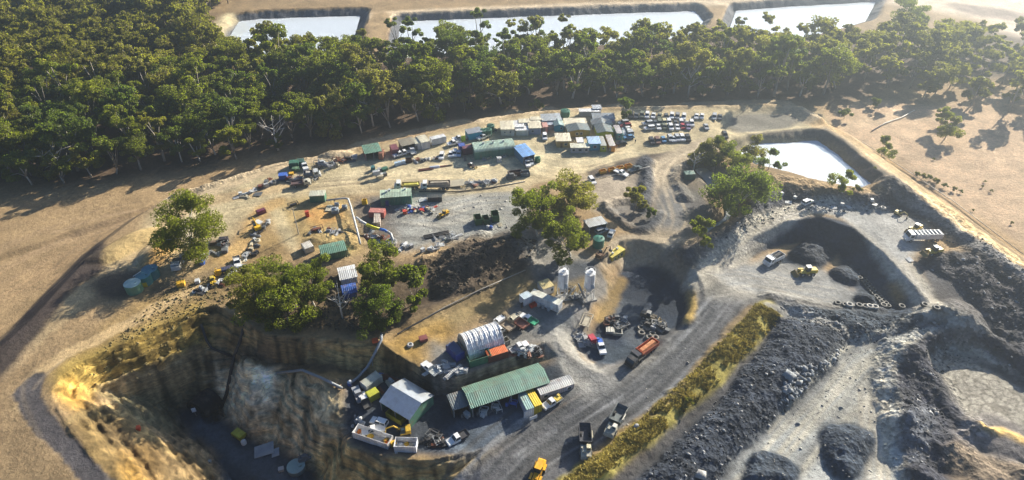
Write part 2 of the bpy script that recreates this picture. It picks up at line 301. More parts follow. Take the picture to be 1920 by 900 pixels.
# left: track, clay pad, scrub
stroke([(0, 690), (90, 610), (170, 540), (230, 490), (300, 440), (330, 400), (420, 370), (560, 345)], (.40, .30, .17), 3.2, 1.4)
stroke([(40, 660), (0, 700), (-80, 770)], (.36, .26, .15), 3, 2, .6)
paint([(150, 492), (200, 462), (262, 430), (310, 428), (310, 442), (250, 474), (205, 496)], (.50, .36, .16), 1.5, .9)
paint([(300, 450), (330, 455), (322, 485), (285, 505), (260, 500)], (.46, .27, .09), 2, .9)
paint([(196, 468), (190, 508), (132, 548), (92, 602), (42, 664), (-40, 745), (-60, 690), (0, 640), (75, 560), (135, 503), (186, 452)], (.035, .028, .03), 1.6, .92)  # shadow band of the embankment, painted into the ground colour
paint([(170, 540), (205, 510), (260, 505), (300, 500), (280, 530), (230, 560), (200, 560)], (.075, .055, .04), 2, .9)  # shadow area left of the round tanks, painted dark
paint([(330, 520), (440, 500), (490, 430), (540, 460), (480, 560), (390, 565), (300, 600), (200, 650), (120, 690), (190, 610), (260, 560)], (.27, .185, .075), 5, .8, .7)
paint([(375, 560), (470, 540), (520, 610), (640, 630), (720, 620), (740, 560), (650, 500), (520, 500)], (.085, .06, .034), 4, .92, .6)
paint([(500, 385), (640, 368), (665, 400), (680, 470), (600, 470), (545, 440)], (.33, .24, .10), 3, .8, .6)
paint([(575, 395), (630, 385), (640, 410), (590, 420)], (.48, .27, .09), 2, .8)
paint([(500, 392), (530, 392), (560, 450), (545, 470)], SAND, 2, .8)
paint([(660, 380), (730, 378), (745, 440), (735, 470), (690, 460)], (.08, .08, .085), 3, .75)
stroke([(395, 500), (440, 470), (470, 430), (490, 395), (520, 380)], (.42, .28, .12), 2.6, 1.2, .9)
stroke([(500, 520), (420, 512), (340, 530), (300, 545)], (.17, .13, .08), 2.6, 1.4, .8)
stroke([(395, 500), (330, 520), (318, 505), (340, 470)], (.35, .25, .13), 2.2, 1.2, .6)
# heap, silo slope, tent yard
paint([(790, 530), (820, 480), (880, 448), (960, 432), (1010, 450), (1020, 480), (985, 512), (900, 552), (840, 572), (770, 590), (700, 620), (660, 600), (740, 560)], (.06, .045, .032), 2.5, .96, .5)
paint([(770, 610), (860, 568), (960, 525), (1040, 520), (1130, 520), (1140, 560), (1060, 560), (960, 580), (880, 605), (800, 640)], (.21, .16, .075), 3, .85, .5)
paint([(720, 650), (760, 620), (830, 600), (850, 640), (800, 690), (755, 680)], (.38, .24, .07), 2.5, .9, .6)
paint([(800, 640), (850, 640), (940, 600), (1010, 590), (1080, 560), (1100, 600), (1060, 640), (1020, 660), (950, 670), (850, 712), (810, 705)], (.15, .16, .165), 3, .85)
paint([(950, 580), (1000, 560), (1060, 585), (1080, 560), (1100, 560), (1090, 600), (1050, 620), (980, 620)], (.12, .135, .145), 2, .8)
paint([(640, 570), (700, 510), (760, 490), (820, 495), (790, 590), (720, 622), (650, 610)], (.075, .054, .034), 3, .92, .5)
# pit walls and floor
paint([(95, 700), (190, 645), (300, 600), (380, 570), (400, 650), (300, 700), (190, 735), (110, 745)], (.30, .21, .055), 3, .95, 1.0)
paint([(100, 735), (135, 715), (170, 750), (165, 775), (125, 765)], (.42, .25, .06), 2.0, .9)
paint([(130, 800), (190, 760), (300, 830), (420, 900), (420, 960), (220, 960)], (.18, .125, .05), 3, .95, 1.1)
paint([(240, 830), (290, 850), (300, 900), (230, 905)], (.42, .24, .05), 2, .7)
paint([(190, 735), (300, 694), (392, 660), (400, 740), (340, 765), (340, 800), (300, 810)], (.20, .17, .095), 2, .95, .5)
paint([(400, 575), (500, 630), (720, 642), (750, 665), (800, 700), (740, 708), (600, 705), (480, 692), (420, 670)], (.30, .20, .08), 1.2, .97, .6)
paint([(400, 665), (480, 690), (540, 700), (530, 740), (500, 790), (440, 785), (410, 750)], (.52, .45, .30), 2, .95, .6)
paint([(490, 690), (530, 702), (520, 740), (500, 770), (470, 750)], (.66, .58, .42), .9, .9)
paint([(530, 700), (640, 740), (660, 800), (620, 830), (600, 880), (560, 850), (500, 820), (520, 760)], (.52, .42, .25), 2, .95, .7)
paint([(600, 830), (650, 835), (720, 860), (800, 875), (900, 840), (920, 860), (860, 900), (880, 960), (600, 960), (580, 880)], (.44, .32, .13), 2, .95, .7)
paint([(332, 768), (400, 765), (500, 835), (590, 880), (620, 960), (460, 960), (395, 850), (345, 805)], (.026, .042, .062), 2, .97)  # navy floor colour has the pit's shadow painted in
stroke([(370, 800), (440, 850), (520, 900)], (.075, .10, .13), 1.6, 1.2, .7); stroke([(395, 800), (470, 850), (560, 905)], (.06, .08, .105), 1, .8, .6)
paint([(200, 790), (330, 850), (410, 905), (300, 925), (225, 850)], (.12, .085, .045), 2.5, .75, .9)
# shed yard and haul road
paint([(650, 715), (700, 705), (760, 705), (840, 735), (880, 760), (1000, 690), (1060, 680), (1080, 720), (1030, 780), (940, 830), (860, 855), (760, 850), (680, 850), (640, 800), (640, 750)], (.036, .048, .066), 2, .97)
paint([(860, 790), (960, 770), (990, 790), (930, 825), (870, 850), (840, 830)], (.085, .11, .145), 2, .85, .6)
HAUL = [(860, 960), (960, 850), (1080, 770), (1190, 700), (1280, 610), (1330, 550), (1350, 530)]
paint([(1330, 505), (1420, 500), (1440, 560), (1400, 580), (1340, 660), (1290, 720), (1220, 770), (1140, 830), (1060, 910), (1000, 980), (780, 980), (900, 860), (1000, 790), (1080, 740), (1100, 700), (1170, 690), (1240, 640), (1290, 590)], ROAD, 2.5, .95)
tracks(HAUL, 8, 44, (.21, .215, .22), .75, 1); tracks(HAUL, 8, 34, (.07, .072, .075), .7, 2)
paint([(1020, 640), (1070, 600), (1100, 600), (1090, 650), (1110, 680), (1180, 690), (1230, 650), (1260, 650), (1160, 720), (1090, 745), (1050, 690)], (.22, .215, .20), 2.5, .9)
tracks([(1080, 600), (1060, 640), (1080, 690), (1120, 720)], 4, 12, (.32, .31, .28), .6, 3)
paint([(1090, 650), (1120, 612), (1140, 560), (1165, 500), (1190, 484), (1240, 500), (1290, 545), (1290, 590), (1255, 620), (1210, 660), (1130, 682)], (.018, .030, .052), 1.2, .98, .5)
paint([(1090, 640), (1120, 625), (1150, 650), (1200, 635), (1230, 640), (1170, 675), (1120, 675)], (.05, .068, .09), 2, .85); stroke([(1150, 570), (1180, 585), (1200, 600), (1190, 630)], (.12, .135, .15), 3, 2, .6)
stroke([(1085, 590), (1105, 560), (1128, 540), (1120, 515), (1100, 505)], (.17, .165, .16), 1.8, .8, .9); stroke([(1128, 600), (1150, 560), (1165, 525)], (.28, .19, .07), 1.6, 1, .8)
stroke([(1298, 540), (1302, 568), (1290, 598)], (.36, .25, .08), 1.2, .8)
paint([(1098, 322), (1180, 298), (1256, 283), (1262, 292), (1210, 314), (1110, 336)], (.085, .066, .052), .8, .95, sm=False)
paint([(1420, 560), (1760, 575), (1820, 600), (1930, 560), (2100, 640), (2100, 980), (1100, 980), (1200, 840)], (.085, .085, .088), 3, .95)
# junction and roads on the dark side
paint([(1010, 430), (1080, 470), (1140, 480), (1260, 440), (1300, 430), (1270, 490), (1340, 510), (1460, 550), (1330, 560), (1260, 510), (1180, 480), (1120, 500), (1040, 520), (1000, 510)], (.20, .19, .165), 3, .9)
paint([(1000, 520), (1060, 490), (1120, 495), (1100, 520), (1040, 530)], (.045, .058, .078), 2, .88)
paint([(950, 410), (1010, 440), (1060, 500), (1010, 500), (960, 450)], (.19, .185, .175), 3, .7)
stroke([(1340, 265), (1290, 285), (1250, 310), (1240, 340), (1255, 380), (1260, 410), (1230, 450), (1170, 470)], (.33, .27, .19), 4.5, 1.5, .95)
paint([(1235, 355), (1290, 350), (1340, 390), (1300, 430), (1260, 430), (1225, 420)], (.085, .10, .12), 3, .8)
tracks([(1340, 265), (1290, 285), (1250, 310), (1240, 340), (1255, 380), (1260, 410), (1230, 450), (1170, 470)], 4, 16, (.42, .35, .25), .6, 5)
paint([(1130, 390), (1190, 382), (1240, 405), (1220, 430), (1180, 425)], (.11, .11, .11), 2, .8)
paint([(1270, 310), (1330, 300), (1350, 350), (1300, 375), (1265, 345)], (.12, .115, .10), 2, .7)
for pl in ([(1195, 300), (1225, 300), (1222, 390), (1195, 392)], [(1240, 400), (1228, 432), (1190, 430), (1200, 420)]): paint(pl, (.04, .048, .062), 1.5, .93, rock=.4)
paint([(1270, 470), (1340, 440), (1400, 380), (1440, 350), (1560, 365), (1680, 365), (1700, 400), (1560, 395), (1480, 405), (1400, 445), (1340, 490), (1290, 500)], (.045, .05, .062), 2, .96, .5, rock=.7)
paint([(1300, 470), (1380, 430), (1440, 400), (1430, 412), (1350, 465), (1300, 490)], (.16, .15, .14), 2, .7)
paint([(1280, 400), (1340, 390), (1390, 390), (1350, 440), (1290, 450)], (.12, .10, .065), 3, .7)
paint([(1345, 512), (1400, 450), (1470, 414), (1540, 406), (1610, 428), (1690, 500), (1765, 592), (1740, 605), (1640, 575), (1600, 540), (1570, 480), (1500, 455), (1420, 478)], (.020, .033, .056), 1.2, .98, .4, rock=.35)  # bay slope painted darker and bluer to carry its shade
TOPR = [(1310, 525), (1360, 480), (1420, 430), (1480, 400), (1540, 388), (1600, 405), (1650, 450), (1700, 510), (1750, 570), (1800, 615), (1930, 680)]
stroke(TOPR, (.38, .35, .29), 3.6, 1.2, .95); tracks(TOPR, 3, 14, (.42, .39, .34), .6, 7)
paint([(1500, 385), (1580, 375), (1690, 400), (1740, 430), (1720, 470), (1690, 490), (1640, 450), (1580, 410)], (.31, .31, .30), 2, .95)
paint([(1345, 515), (1410, 490), (1460, 478), (1530, 500), (1580, 530), (1620, 555), (1600, 572), (1480, 560), (1400, 545)], (.22, .225, .225), 2, .95); tracks([(1320, 530), (1400, 520), (1500, 540), (1590, 555)], 8, 18, (.33, .31, .27), .5, 8)
for pl in ([(1470, 482), (1500, 456), (1545, 456), (1566, 480), (1545, 505), (1505, 502)], [(1552, 518), (1580, 494), (1608, 500), (1622, 530), (1590, 538)], [(1595, 565), (1612, 543), (1645, 553), (1642, 574)]): paint(pl, (.026, .036, .052), 1, .97, rock=.3)
paint([(1660, 350), (1740, 372), (1830, 435), (1930, 510), (2050, 600), (2050, 640), (1930, 540), (1850, 490), (1760, 430), (1690, 395)], (.036, .042, .055), 1.6, .96, rock=.5)  # shaded left side of the bund painted dark
stroke([(1690, 355), (1760, 398), (1850, 462), (1960, 540)], (.2, .19, .18), 2.2, 1.2, .9)
stroke([(1735, 372), (1830, 436), (1960, 530)], (.12, .09, .07), 1.4, .8, .9)
paint([(1715, 490), (1760, 472), (1830, 475), (1880, 508), (1920, 530), (2050, 640), (1960, 700), (1900, 650), (1800, 550), (1735, 515)], (.038, .04, .05), 2, .96, .5, rock=.6)
stroke([(1540, 235), (1600, 268), (1700, 340), (1790, 400), (1940, 510)], (.52, .37, .19), 3.6, 1.2, .95); stroke([(1545, 228), (1615, 268), (1730, 345), (1830, 410), (1950, 498)], (.40, .27, .13), 2.5, 1.2, .9)
tracks([(1540, 235), (1600, 268), (1700, 340), (1790, 400), (1940, 510)], 2.5, 8, (.7, .54, .33), .6, 9)
paint([(1530, 240), (1560, 245), (1640, 305), (1720, 362), (1660, 358), (1600, 300), (1530, 262), (1400, 262), (1380, 290), (1370, 280), (1400, 255)], (.105, .095, .085), 1.5, .9)
paint([(1690, 320), (1730, 318), (1800, 350), (1800, 372), (1760, 370)], (.14, .10, .07), 3, .5)
paint([(1728, 500), (1762, 565), (1815, 618), (1900, 668), (1980, 705), (2010, 660), (1920, 632), (1810, 548)], (.085, .085, .09), 1.5, .93)
stroke([(1755, 575), (1800, 615), (1935, 684)], (.30, .285, .25), 2.6, 1, .9)
# grass strip, mullock bank, lower yard
stroke([(1440, 578), (1425, 600), (1375, 650), (1330, 700), (1272, 750), (1215, 800), (1150, 850), (1070, 912)], (.28, .235, .06), 3.3, .8, .95, .8)
stroke([(1405, 580), (1350, 640), (1300, 700), (1240, 757), (1170, 808), (1100, 862)], (.27, .19, .09), 1.0, .8, .75)
MULL = [(1450, 600), (1500, 600), (1560, 606), (1600, 640), (1560, 695), (1480, 765), (1400, 835), (1345, 900), (1330, 980), (1140, 980), (1200, 890), (1325, 772), (1395, 690), (1450, 625)]
paint(MULL, (.028, .036, .052), 1.2, .98, .55)
paint([(1590, 625), (1604, 645), (1560, 700), (1480, 770), (1400, 840), (1350, 900), (1340, 880), (1440, 780), (1540, 690)], (.03, .038, .052), 1.2, .9)
paint([(1455, 566), (1530, 576), (1640, 582), (1745, 590), (1775, 612), (1700, 626), (1600, 645), (1570, 612), (1480, 596)], (.036, .05, .07), 1.5, .96, .4, rock=.4)
paint([(1590, 660), (1620, 640), (1700, 625), (1770, 612), (1770, 630), (1700, 660), (1690, 720), (1700, 800), (1690, 960), (1330, 960), (1350, 900), (1450, 800), (1560, 705)], (.31, .32, .31), 2, .97)
LOW = [(1380, 960), (1480, 840), (1570, 740), (1620, 680), (1700, 640), (1770, 618)]
tracks(LOW, 6, 24, (.47, .44, .36), .6, 11); tracks([(1650, 960), (1655, 860), (1650, 760), (1640, 680)], 4, 20, (.46, .42, .34), .6, 12); tracks(LOW, 6, 12, (.18, .18, .17), .5, 13)
for pl in ([(1535, 845), (1545, 796), (1592, 792), (1640, 812), (1636, 852), (1612, 898), (1556, 893)], [(1395, 870), (1420, 842), (1475, 858), (1505, 885), (1480, 925), (1395, 925)]): paint(pl, (.026, .038, .058), 1, .97, rock=.5)
paint([(1780, 612), (1720, 640), (1690, 670), (1680, 720), (1690, 800), (1695, 860), (1720, 930), (1790, 930), (1800, 840), (1830, 800), (1790, 760), (1760, 700), (1740, 665), (1790, 640), (1850, 660), (1960, 740), (1990, 700), (1900, 640)], (.034, .036, .048), 1.5, .97, .4, rock=.4)
paint(MUDP, (.38, .355, .30), 1.2, .97, .25)
def cracks(px, size, c):               # dried mud: dark joints between plates
    pts = [P(a, b)[:2] for a, b in px]; w_ = _win(pts, 2); gx, gy = WX[w_] / size, WY[w_] / size; f1 = np.full(gx.shape, 9.); f2 = f1.copy(); ix, iy = np.floor(gx).astype(np.int64), np.floor(gy).astype(np.int64)
    for a in (-1, 0, 1):
        for b in (-1, 0, 1):
            d = np.hypot(ix + a + _hash(ix + a, iy + b, 3) - gx, iy + b + _hash(ix + a, iy + b, 4) - gy); f2 = np.where(d < f1, f1, np.minimum(f2, d)); f1 = np.minimum(f1, d)
    _apply(w_, .9 * (1 - smooth(.05, .2, f2 - f1)) * smooth(-.5, .5, sdist(X[w_], Y[w_], pts)), c, .2)
cracks(MUDP, 2.4, (.15, .135, .11)); cracks(MUDP, 1.1, (.24, .22, .18))
paint([(1790, 815), (1830, 775), (1890, 790), (1960, 840), (1960, 870), (1870, 862)], (.17, .155, .15), 2, .9)
paint([(1820, 940), (1780, 860), (1800, 830), (1850, 855), (1940, 880), (1990, 950)], (.25, .19, .13), 2, .8); stroke([(1850, 800), (1900, 815), (1960, 850)], (.5, .33, .1), 1.3, 1, .8)
paint([(1690, 780), (1735, 760), (1750, 800), (1740, 850), (1700, 860)], (.11, .12, .14), 2, .7)
paint([(1665, 535), (1690, 530), (1695, 555), (1680, 568)], (.20, .13, .05), 1.2, .7)
stroke([(1440, 572), (1500, 590), (1570, 615), (1620, 645)], (.26, .25, .23), 1.3, .8, .9)
stroke([(38, 735), (60, 790), (115, 855), (180, 935)], (.46, .33, .18), 1.2, .6, .85)
stroke([(40, 760), (58, 712), (110, 672), (200, 625), (300, 575), (360, 545)], (.47, .34, .18), 1.8, .7, .9)
stroke([(60, 715), (48, 745), (75, 790), (130, 850), (200, 930)], (.085, .08, .085), 2.2, .5, .97); tracks([(110, 672), (60, 712), (48, 745), (75, 790), (130, 850), (200, 930)], 1.4, 2, (.3, .24, .17), .5, 15)
stroke([(196, 728), (300, 690), (388, 657)], (.34, .26, .14), .9, .6, .9); stroke([(130, 790), (200, 760), (260, 800), (330, 860)], (.3, .22, .1), 1, .8, .6); paint([(480, 640), (640, 690), (700, 700), (600, 700), (500, 690), (440, 668)], (.05, .042, .035), 1.5, .8)  # last patch paints the shadow on the bench under the upper wall
tracks([(-100, 560), (60, 480), (200, 430), (330, 372)], 10, 8, (.34, .24, .15), .5, 51); tracks([(-60, 640), (80, 540), (180, 450), (300, 385)], 3, 4, (.15, .10, .065), .5, 52)
# subtle field marks
tracks([(-150, 620), (0, 560), (150, 470), (300, 400)], 14, 10, (.42, .28, .16), .35, 16); tracks([(1600, 300), (1750, 330), (1920, 380)], 16, 8, (.45, .30, .2), .3, 17)
paint([(1600, 190), (1760, 200), (1930, 180), (2300, 300), (2300, 700), (1930, 470), (1800, 390), (1700, 310), (1560, 235)], (.48, .34, .22), 5, .8)
# old cart-ruts of streaky clay on the pit faces
st = vnoise(along / .9, (X - Y) / 10, 41); COLR *= np.clip(1 + STEEP * pitm * (.7 * (st - .5) + 1.9 * (fbm(X / 2.2, Y / 2.2, 43, 4) - .5) + 1.2 * (fbm(X / 9, Y / 9, 44, 3) - .5)), .25, 2)[..., None]
COLR *= (.86 + .28 * fbm(X / 1.3, Y / 1.3, 95, 3))[..., None]
np.clip(COLR, .01, .8, out=COLR)

# ---------------------------------------------------------------- mesh and material helpers
def new_mat(name):
    m = bpy.data.materials.new(name); m.use_nodes = True; t = m.node_tree; return m, t, t.nodes["Principled BSDF"]
def ground_material():
    m, t, b = new_mat("ground"); N = t.nodes.new; L = t.links.new
    at = N("ShaderNodeAttribute"); at.attribute_name = "tint"; rk = N("ShaderNodeAttribute"); rk.attribute_name = "rocky"
    tc = N("ShaderNodeTexCoord"); cl = N("ShaderNodeAttribute"); cl.attribute_name = "cliff"
    mp = N("ShaderNodeMapping"); mp.inputs["Scale"].default_value = (.32, .32, 1.5); L(tc.outputs["Object"], mp.inputs["Vector"])
    n4 = N("ShaderNodeTexNoise"); n4.inputs["Scale"].default_value = 1.0; n4.inputs["Detail"].default_value = 9; n4.inputs["Roughness"].default_value = .68; n4.inputs["Distortion"].default_value = .7; L(mp.outputs[0], n4.inputs["Vector"])
    r5 = N("ShaderNodeMapRange"); r5.inputs[1].default_value = .33; r5.inputs[2].default_value = .66; r5.inputs[3].default_value = .5; r5.inputs[4].default_value = 1.6; L(n4.outputs[0], r5.inputs[0])
    mc = N("ShaderNodeMix"); L(cl.outputs["Fac"], mc.inputs[0]); mc.inputs[2].default_value = 1; L(r5.outputs[0], mc.inputs[3])
    n1 = N("ShaderNodeTexNoise"); n1.inputs["Scale"].default_value = 1.1; n1.inputs["Detail"].default_value = 8; n1.inputs["Roughness"].default_value = .72; L(tc.outputs["Object"], n1.inputs["Vector"])
    n2 = N("ShaderNodeTexNoise"); n2.inputs["Scale"].default_value = .14; n2.inputs["Detail"].default_value = 5; L(tc.outputs["Object"], n2.inputs["Vector"])
    r1 = N("ShaderNodeMapRange"); r1.inputs[1].default_value = .3; r1.inputs[2].default_value = .7; r1.inputs[3].default_value = .62; r1.inputs[4].default_value = 1.38; L(n1.outputs[0], r1.inputs[0])
    r2 = N("ShaderNodeMapRange"); r2.inputs[1].default_value = .3; r2.inputs[2].default_value = .7; r2.inputs[3].default_value = .82; r2.inputs[4].default_value = 1.18; L(n2.outputs[0], r2.inputs[0])
    mu = N("ShaderNodeMath"); mu.operation = 'MULTIPLY'; L(r1.outputs[0], mu.inputs[0]); L(r2.outputs[0], mu.inputs[1])
    vo = N("ShaderNodeTexVoronoi"); vo.inputs["Scale"].default_value = 1.3; L(tc.outputs["Object"], vo.inputs["Vector"])
    # stones: each cell of the rocky ground its own tone
    sp = N("ShaderNodeSeparateColor"); L(vo.outputs["Color"], sp.inputs[0])
    r3 = N("ShaderNodeMapRange"); r3.inputs[1].default_value = 0; r3.inputs[2].default_value = 1; r3.inputs[3].default_value = .6; r3.inputs[4].default_value = 1.5; L(sp.outputs[0], r3.inputs[0])
    mxr = N("ShaderNodeMix"); L(rk.outputs["Fac"], mxr.inputs[0]); mxr.inputs[2].default_value = 1; L(r3.outputs[0], mxr.inputs[3])
    mu2 = N("ShaderNodeMath"); mu2.operation = 'MULTIPLY'; L(mu.outputs[0], mu2.inputs[0]); L(mxr.outputs[0], mu2.inputs[1]); mu3 = N("ShaderNodeMath"); mu3.operation = 'MULTIPLY'; L(mu2.outputs[0], mu3.inputs[0]); L(mc.outputs[0], mu3.inputs[1])
    sc = N("ShaderNodeVectorMath"); sc.operation = 'SCALE'; L(at.outputs["Color"], sc.inputs[0]); L(mu3.outputs[0], sc.inputs["Scale"])
    L(sc.outputs[0], b.inputs["Base Color"]); b.inputs["Roughness"].default_value = .92; b.inputs["Specular IOR Level"].default_value = .25
    ad = N("ShaderNodeMath"); ad.operation = 'MULTIPLY_ADD'; L(vo.outputs["Distance"], ad.inputs[0]); L(rk.outputs["Fac"], ad.inputs[1]); ac = N("ShaderNodeMath"); ac.operation = 'MULTIPLY_ADD'; L(n4.outputs[0], ac.inputs[0]); L(cl.outputs["Fac"], ac.inputs[1]); L(n1.outputs[0], ac.inputs[2]); L(ac.outputs[0], ad.inputs[2])
    bp = N("ShaderNodeBump"); bp.inputs["Strength"].default_value = .7; bp.inputs["Distance"].default_value = .4; L(ad.outputs[0], bp.inputs["Height"]); L(bp.outputs[0], b.inputs["Normal"])
    return m
me = bpy.data.meshes.new("ground"); nv = NX * NY
me.vertices.add(nv); me.vertices.foreach_set("co", np.stack([X, Y, Z], -1).astype(np.float32).ravel())
ii = np.arange(nv).reshape(NY, NX); q = np.stack([ii[:-1, :-1], ii[:-1, 1:], ii[1:, 1:], ii[1:, :-1]], -1).reshape(-1, 4)
me.loops.add(q.size); me.loops.foreach_set("vertex_index", q.ravel().astype(np.int32))
me.polygons.add(len(q)); me.polygons.foreach_set("loop_start", (np.arange(len(q)) * 4).astype(np.int32)); me.polygons.foreach_set("use_smooth", np.ones(len(q), bool)); me.update(calc_edges=True)
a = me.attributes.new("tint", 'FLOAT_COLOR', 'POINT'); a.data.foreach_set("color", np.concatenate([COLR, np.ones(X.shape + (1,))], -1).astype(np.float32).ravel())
a = me.attributes.new("rocky", 'FLOAT', 'POINT'); a.data.foreach_set("value", np.clip(ROCK, 0, 1).astype(np.float32).ravel())
a = me.attributes.new("cliff", 'FLOAT', 'POINT'); a.data.foreach_set("value", (smooth(.2, .6, np.hypot(GX, GY)) * pitm).astype(np.float32).ravel())
me.materials.append(ground_material())
ground = bpy.data.objects.new("ground", me); COL.objects.link(ground); ground["kind"] = "structure"

def water_material(name, c, rough=.04):
    m, t, b = new_mat(name); b.inputs["Base Color"].default_value = (*c, 1); b.inputs["Roughness"].default_value = rough; b.inputs["IOR"].default_value = 1.33
    tc = t.nodes.new("ShaderNodeTexCoord"); n = t.nodes.new("ShaderNodeTexNoise"); n.inputs["Scale"].default_value = .5; n.inputs["Detail"].default_value = 3
    bp = t.nodes.new("ShaderNodeBump"); bp.inputs["Strength"].default_value = .06; bp.inputs["Distance"].default_value = .2
    t.links.new(tc.outputs["Object"], n.inputs["Vector"]); t.links.new(n.outputs[0], bp.inputs["Height"]); t.links.new(bp.outputs[0], b.inputs["Normal"])
    b.inputs["Specular IOR Level"].default_value = 1.0
    return m
WAT = water_material("pond_water", (.62, .68, .74));  # sky reflection and glare are put into the pale base colour
def water(name, px, z, m, sm=True):
    pts = [G(a_, b_, z) for a_, b_ in (smooth_poly(px) if sm else px)]; mm = bpy.data.meshes.new(name)
    mm.from_pydata([(x, y, z) for x, y in pts], [], [list(range(len(pts)))]); mm.materials.append(m)
    o = bpy.data.objects.new(name, mm); COL.objects.link(o); o["kind"] = "structure"
for pd in (POND_A, POND_B, POND_C):
    cc_ = np.mean(pd, axis=0); water("pond_water", [tuple(cc_ + (np.array(p) - cc_) * np.array((1.035, 1.12))) for p in pd], -7.4, WAT, False)
c = np.mean(POND_D, axis=0); water("pond_water", [tuple(c + (np.array(p) - c) * 1.16) for p in POND_D], -3.0, WAT, False)
CW = water_material("creek_water", (.34, .36, .36))
water("creek_water", [(1300, 312), (1330, 310), (1348, 340), (1362, 352), (1340, 362), (1318, 335)], -2.3, CW)
water("creek_water", [(1362, 385), (1385, 388), (1380, 412), (1350, 436), (1310, 448), (1305, 436), (1340, 420), (1360, 405)], -2.3, CW)
# ---------------------------------------------------------------- builders
class MB:
    def __init__(s): s.v = []; s.f = []
    def add(s, vs, fs):
        o = len(s.v); s.v += [tuple(v) for v in vs]; s.f += [[i + o for i in f] for f in fs]; return s
    def box(s, x, y, z, sx, sy, sz, yaw=0, pitch=0, taper=1.0):      # centre x,y, bottom z
        vs = []
        for k, t in ((0, 1), (1, taper)):
            for a, b in ((-1, -1), (1, -1), (1, 1), (-1, 1)): vs.append((a * sx / 2 * t, b * sy / 2 * t, k * sz))
        c, n = math.cos(yaw), math.sin(yaw); cp, sp = math.cos(pitch), math.sin(pitch); out = []
        for a, b, e in vs:
            a, e = a * cp + e * sp, -a * sp + e * cp
            out.append((x + a * c - b * n, y + a * n + b * c, z + e))
        return s.add(out, [[3, 2, 1, 0], [4, 5, 6, 7], [0, 1, 5, 4], [1, 2, 6, 5], [2, 3, 7, 6], [3, 0, 4, 7]])
    def prof(s, pts, y0, y1, inset=0):     # outline in x-z pushed along y
        n = len(pts); cx = sum(p[0] for p in pts) / n
        vs = [(x, y0, z) for x, z in pts] + [(x, y1, z) for x, z in pts]
        return s.add(vs, [list(range(n)), list(range(2 * n - 1, n - 1, -1))] + [[i + n, (i + 1) % n + n, (i + 1) % n, i] for i in range(n)])
    def loft(s, rings, cap=True):
        n = len(rings[0]); vs = [p for r in rings for p in r]; fs = []
        for k in range(len(rings) - 1):
            for i in range(n): fs.append([k * n + i, k * n + (i + 1) % n, (k + 1) * n + (i + 1) % n, (k + 1) * n + i])
        if cap: fs += [list(range(n))[::-1], [(len(rings) - 1) * n + i for i in range(n)]]
        return s.add(vs, fs)
    def cyl(s, x, y, z, r, h, n=14, r2=None, axis='z'):
        rings = []
        for k, rr in ((0, r), (1, r if r2 is None else r2)):
            ring = []
            for i in range(n):
                t = 2 * math.pi * i / n; a, b = rr * math.cos(t), rr * math.sin(t)
                if axis == 'z': ring.append((x + a, y + b, z + k * h))
                elif axis == 'y': ring.append((x + a, y + k * h, z + b))
                else: ring.append((x + k * h, y + a, z + b))
            rings.append(ring)
        return s.loft(rings)
    def tube(s, pts, r, n=8, cap=True):
        pts = [Vector(p) for p in pts]; rings = []; rs = r if isinstance(r, (list, tuple)) else [r] * len(pts)
        for k, p in enumerate(pts):
            t = (pts[min(k + 1, len(pts) - 1)] - pts[max(k - 1, 0)]).normalized()
            u = t.orthogonal().normalized() if k == 0 else (u - t * u.dot(t)).normalized(); w2 = t.cross(u)
            rings.append([tuple(p + (u * math.cos(2 * math.pi * i / n) + w2 * math.sin(2 * math.pi * i / n)) * rs[k]) for i in range(n)])
        return s.loft(rings, cap)
    def torus(s, x, y, z, r, t, n=14, m=7, tilt=(0, 0)):
        vs = []; fs = []; tx, ty = tilt
        for i in range(n):
            for j in range(m):
                a, b = 2 * math.pi * i / n, 2 * math.pi * j / m; q = r + t * math.cos(b)
                p = Vector((q * math.cos(a), q * math.sin(a), t * 1.15 * math.sin(b)))
                c_, s_ = math.cos(tx), math.sin(tx); p = Vector((p.x, p.y * c_ - p.z * s_, p.y * s_ + p.z * c_))
                c_, s_ = math.cos(ty), math.sin(ty); p = Vector((p.x * c_ + p.z * s_, p.y, -p.x * s_ + p.z * c_))
                vs.append((p.x + x, p.y + y, p.z + z)); fs.append([i * m + j, ((i + 1) % n) * m + j, ((i + 1) % n) * m + (j + 1) % m, i * m + (j + 1) % m])
        return s.add(vs, fs)
    def mesh(s, name, m, sm=False):
        me = bpy.data.meshes.new(name); me.from_pydata(s.v, [], s.f); me.materials.append(m)
        if sm: me.polygons.foreach_set("use_smooth", [True] * len(me.polygons))
        return me
    def build(s, name, m, parent=None, sm=False):
        o = bpy.data.objects.new(name, s.mesh(name, m, sm)); COL.objects.link(o)
        if parent is not None: o.parent = parent
        return o
def tag(o, label, cat, group=None, kind=None):
    if cat: o["kind"] = "thing"
    if label: o["label"] = label
    if cat: o["category"] = cat
    if group: o["group"] = group
    if kind: o["kind"] = kind
    return o
def thing(name, label, cat, loc=(0, 0, 0), yaw=0, group=None):
    o = bpy.data.objects.new(name, None); COL.objects.link(o); o.empty_display_size = .3
    o.location = loc; o.rotation_euler = (0, 0, yaw); return tag(o, label, cat, group)
KIDS = {}
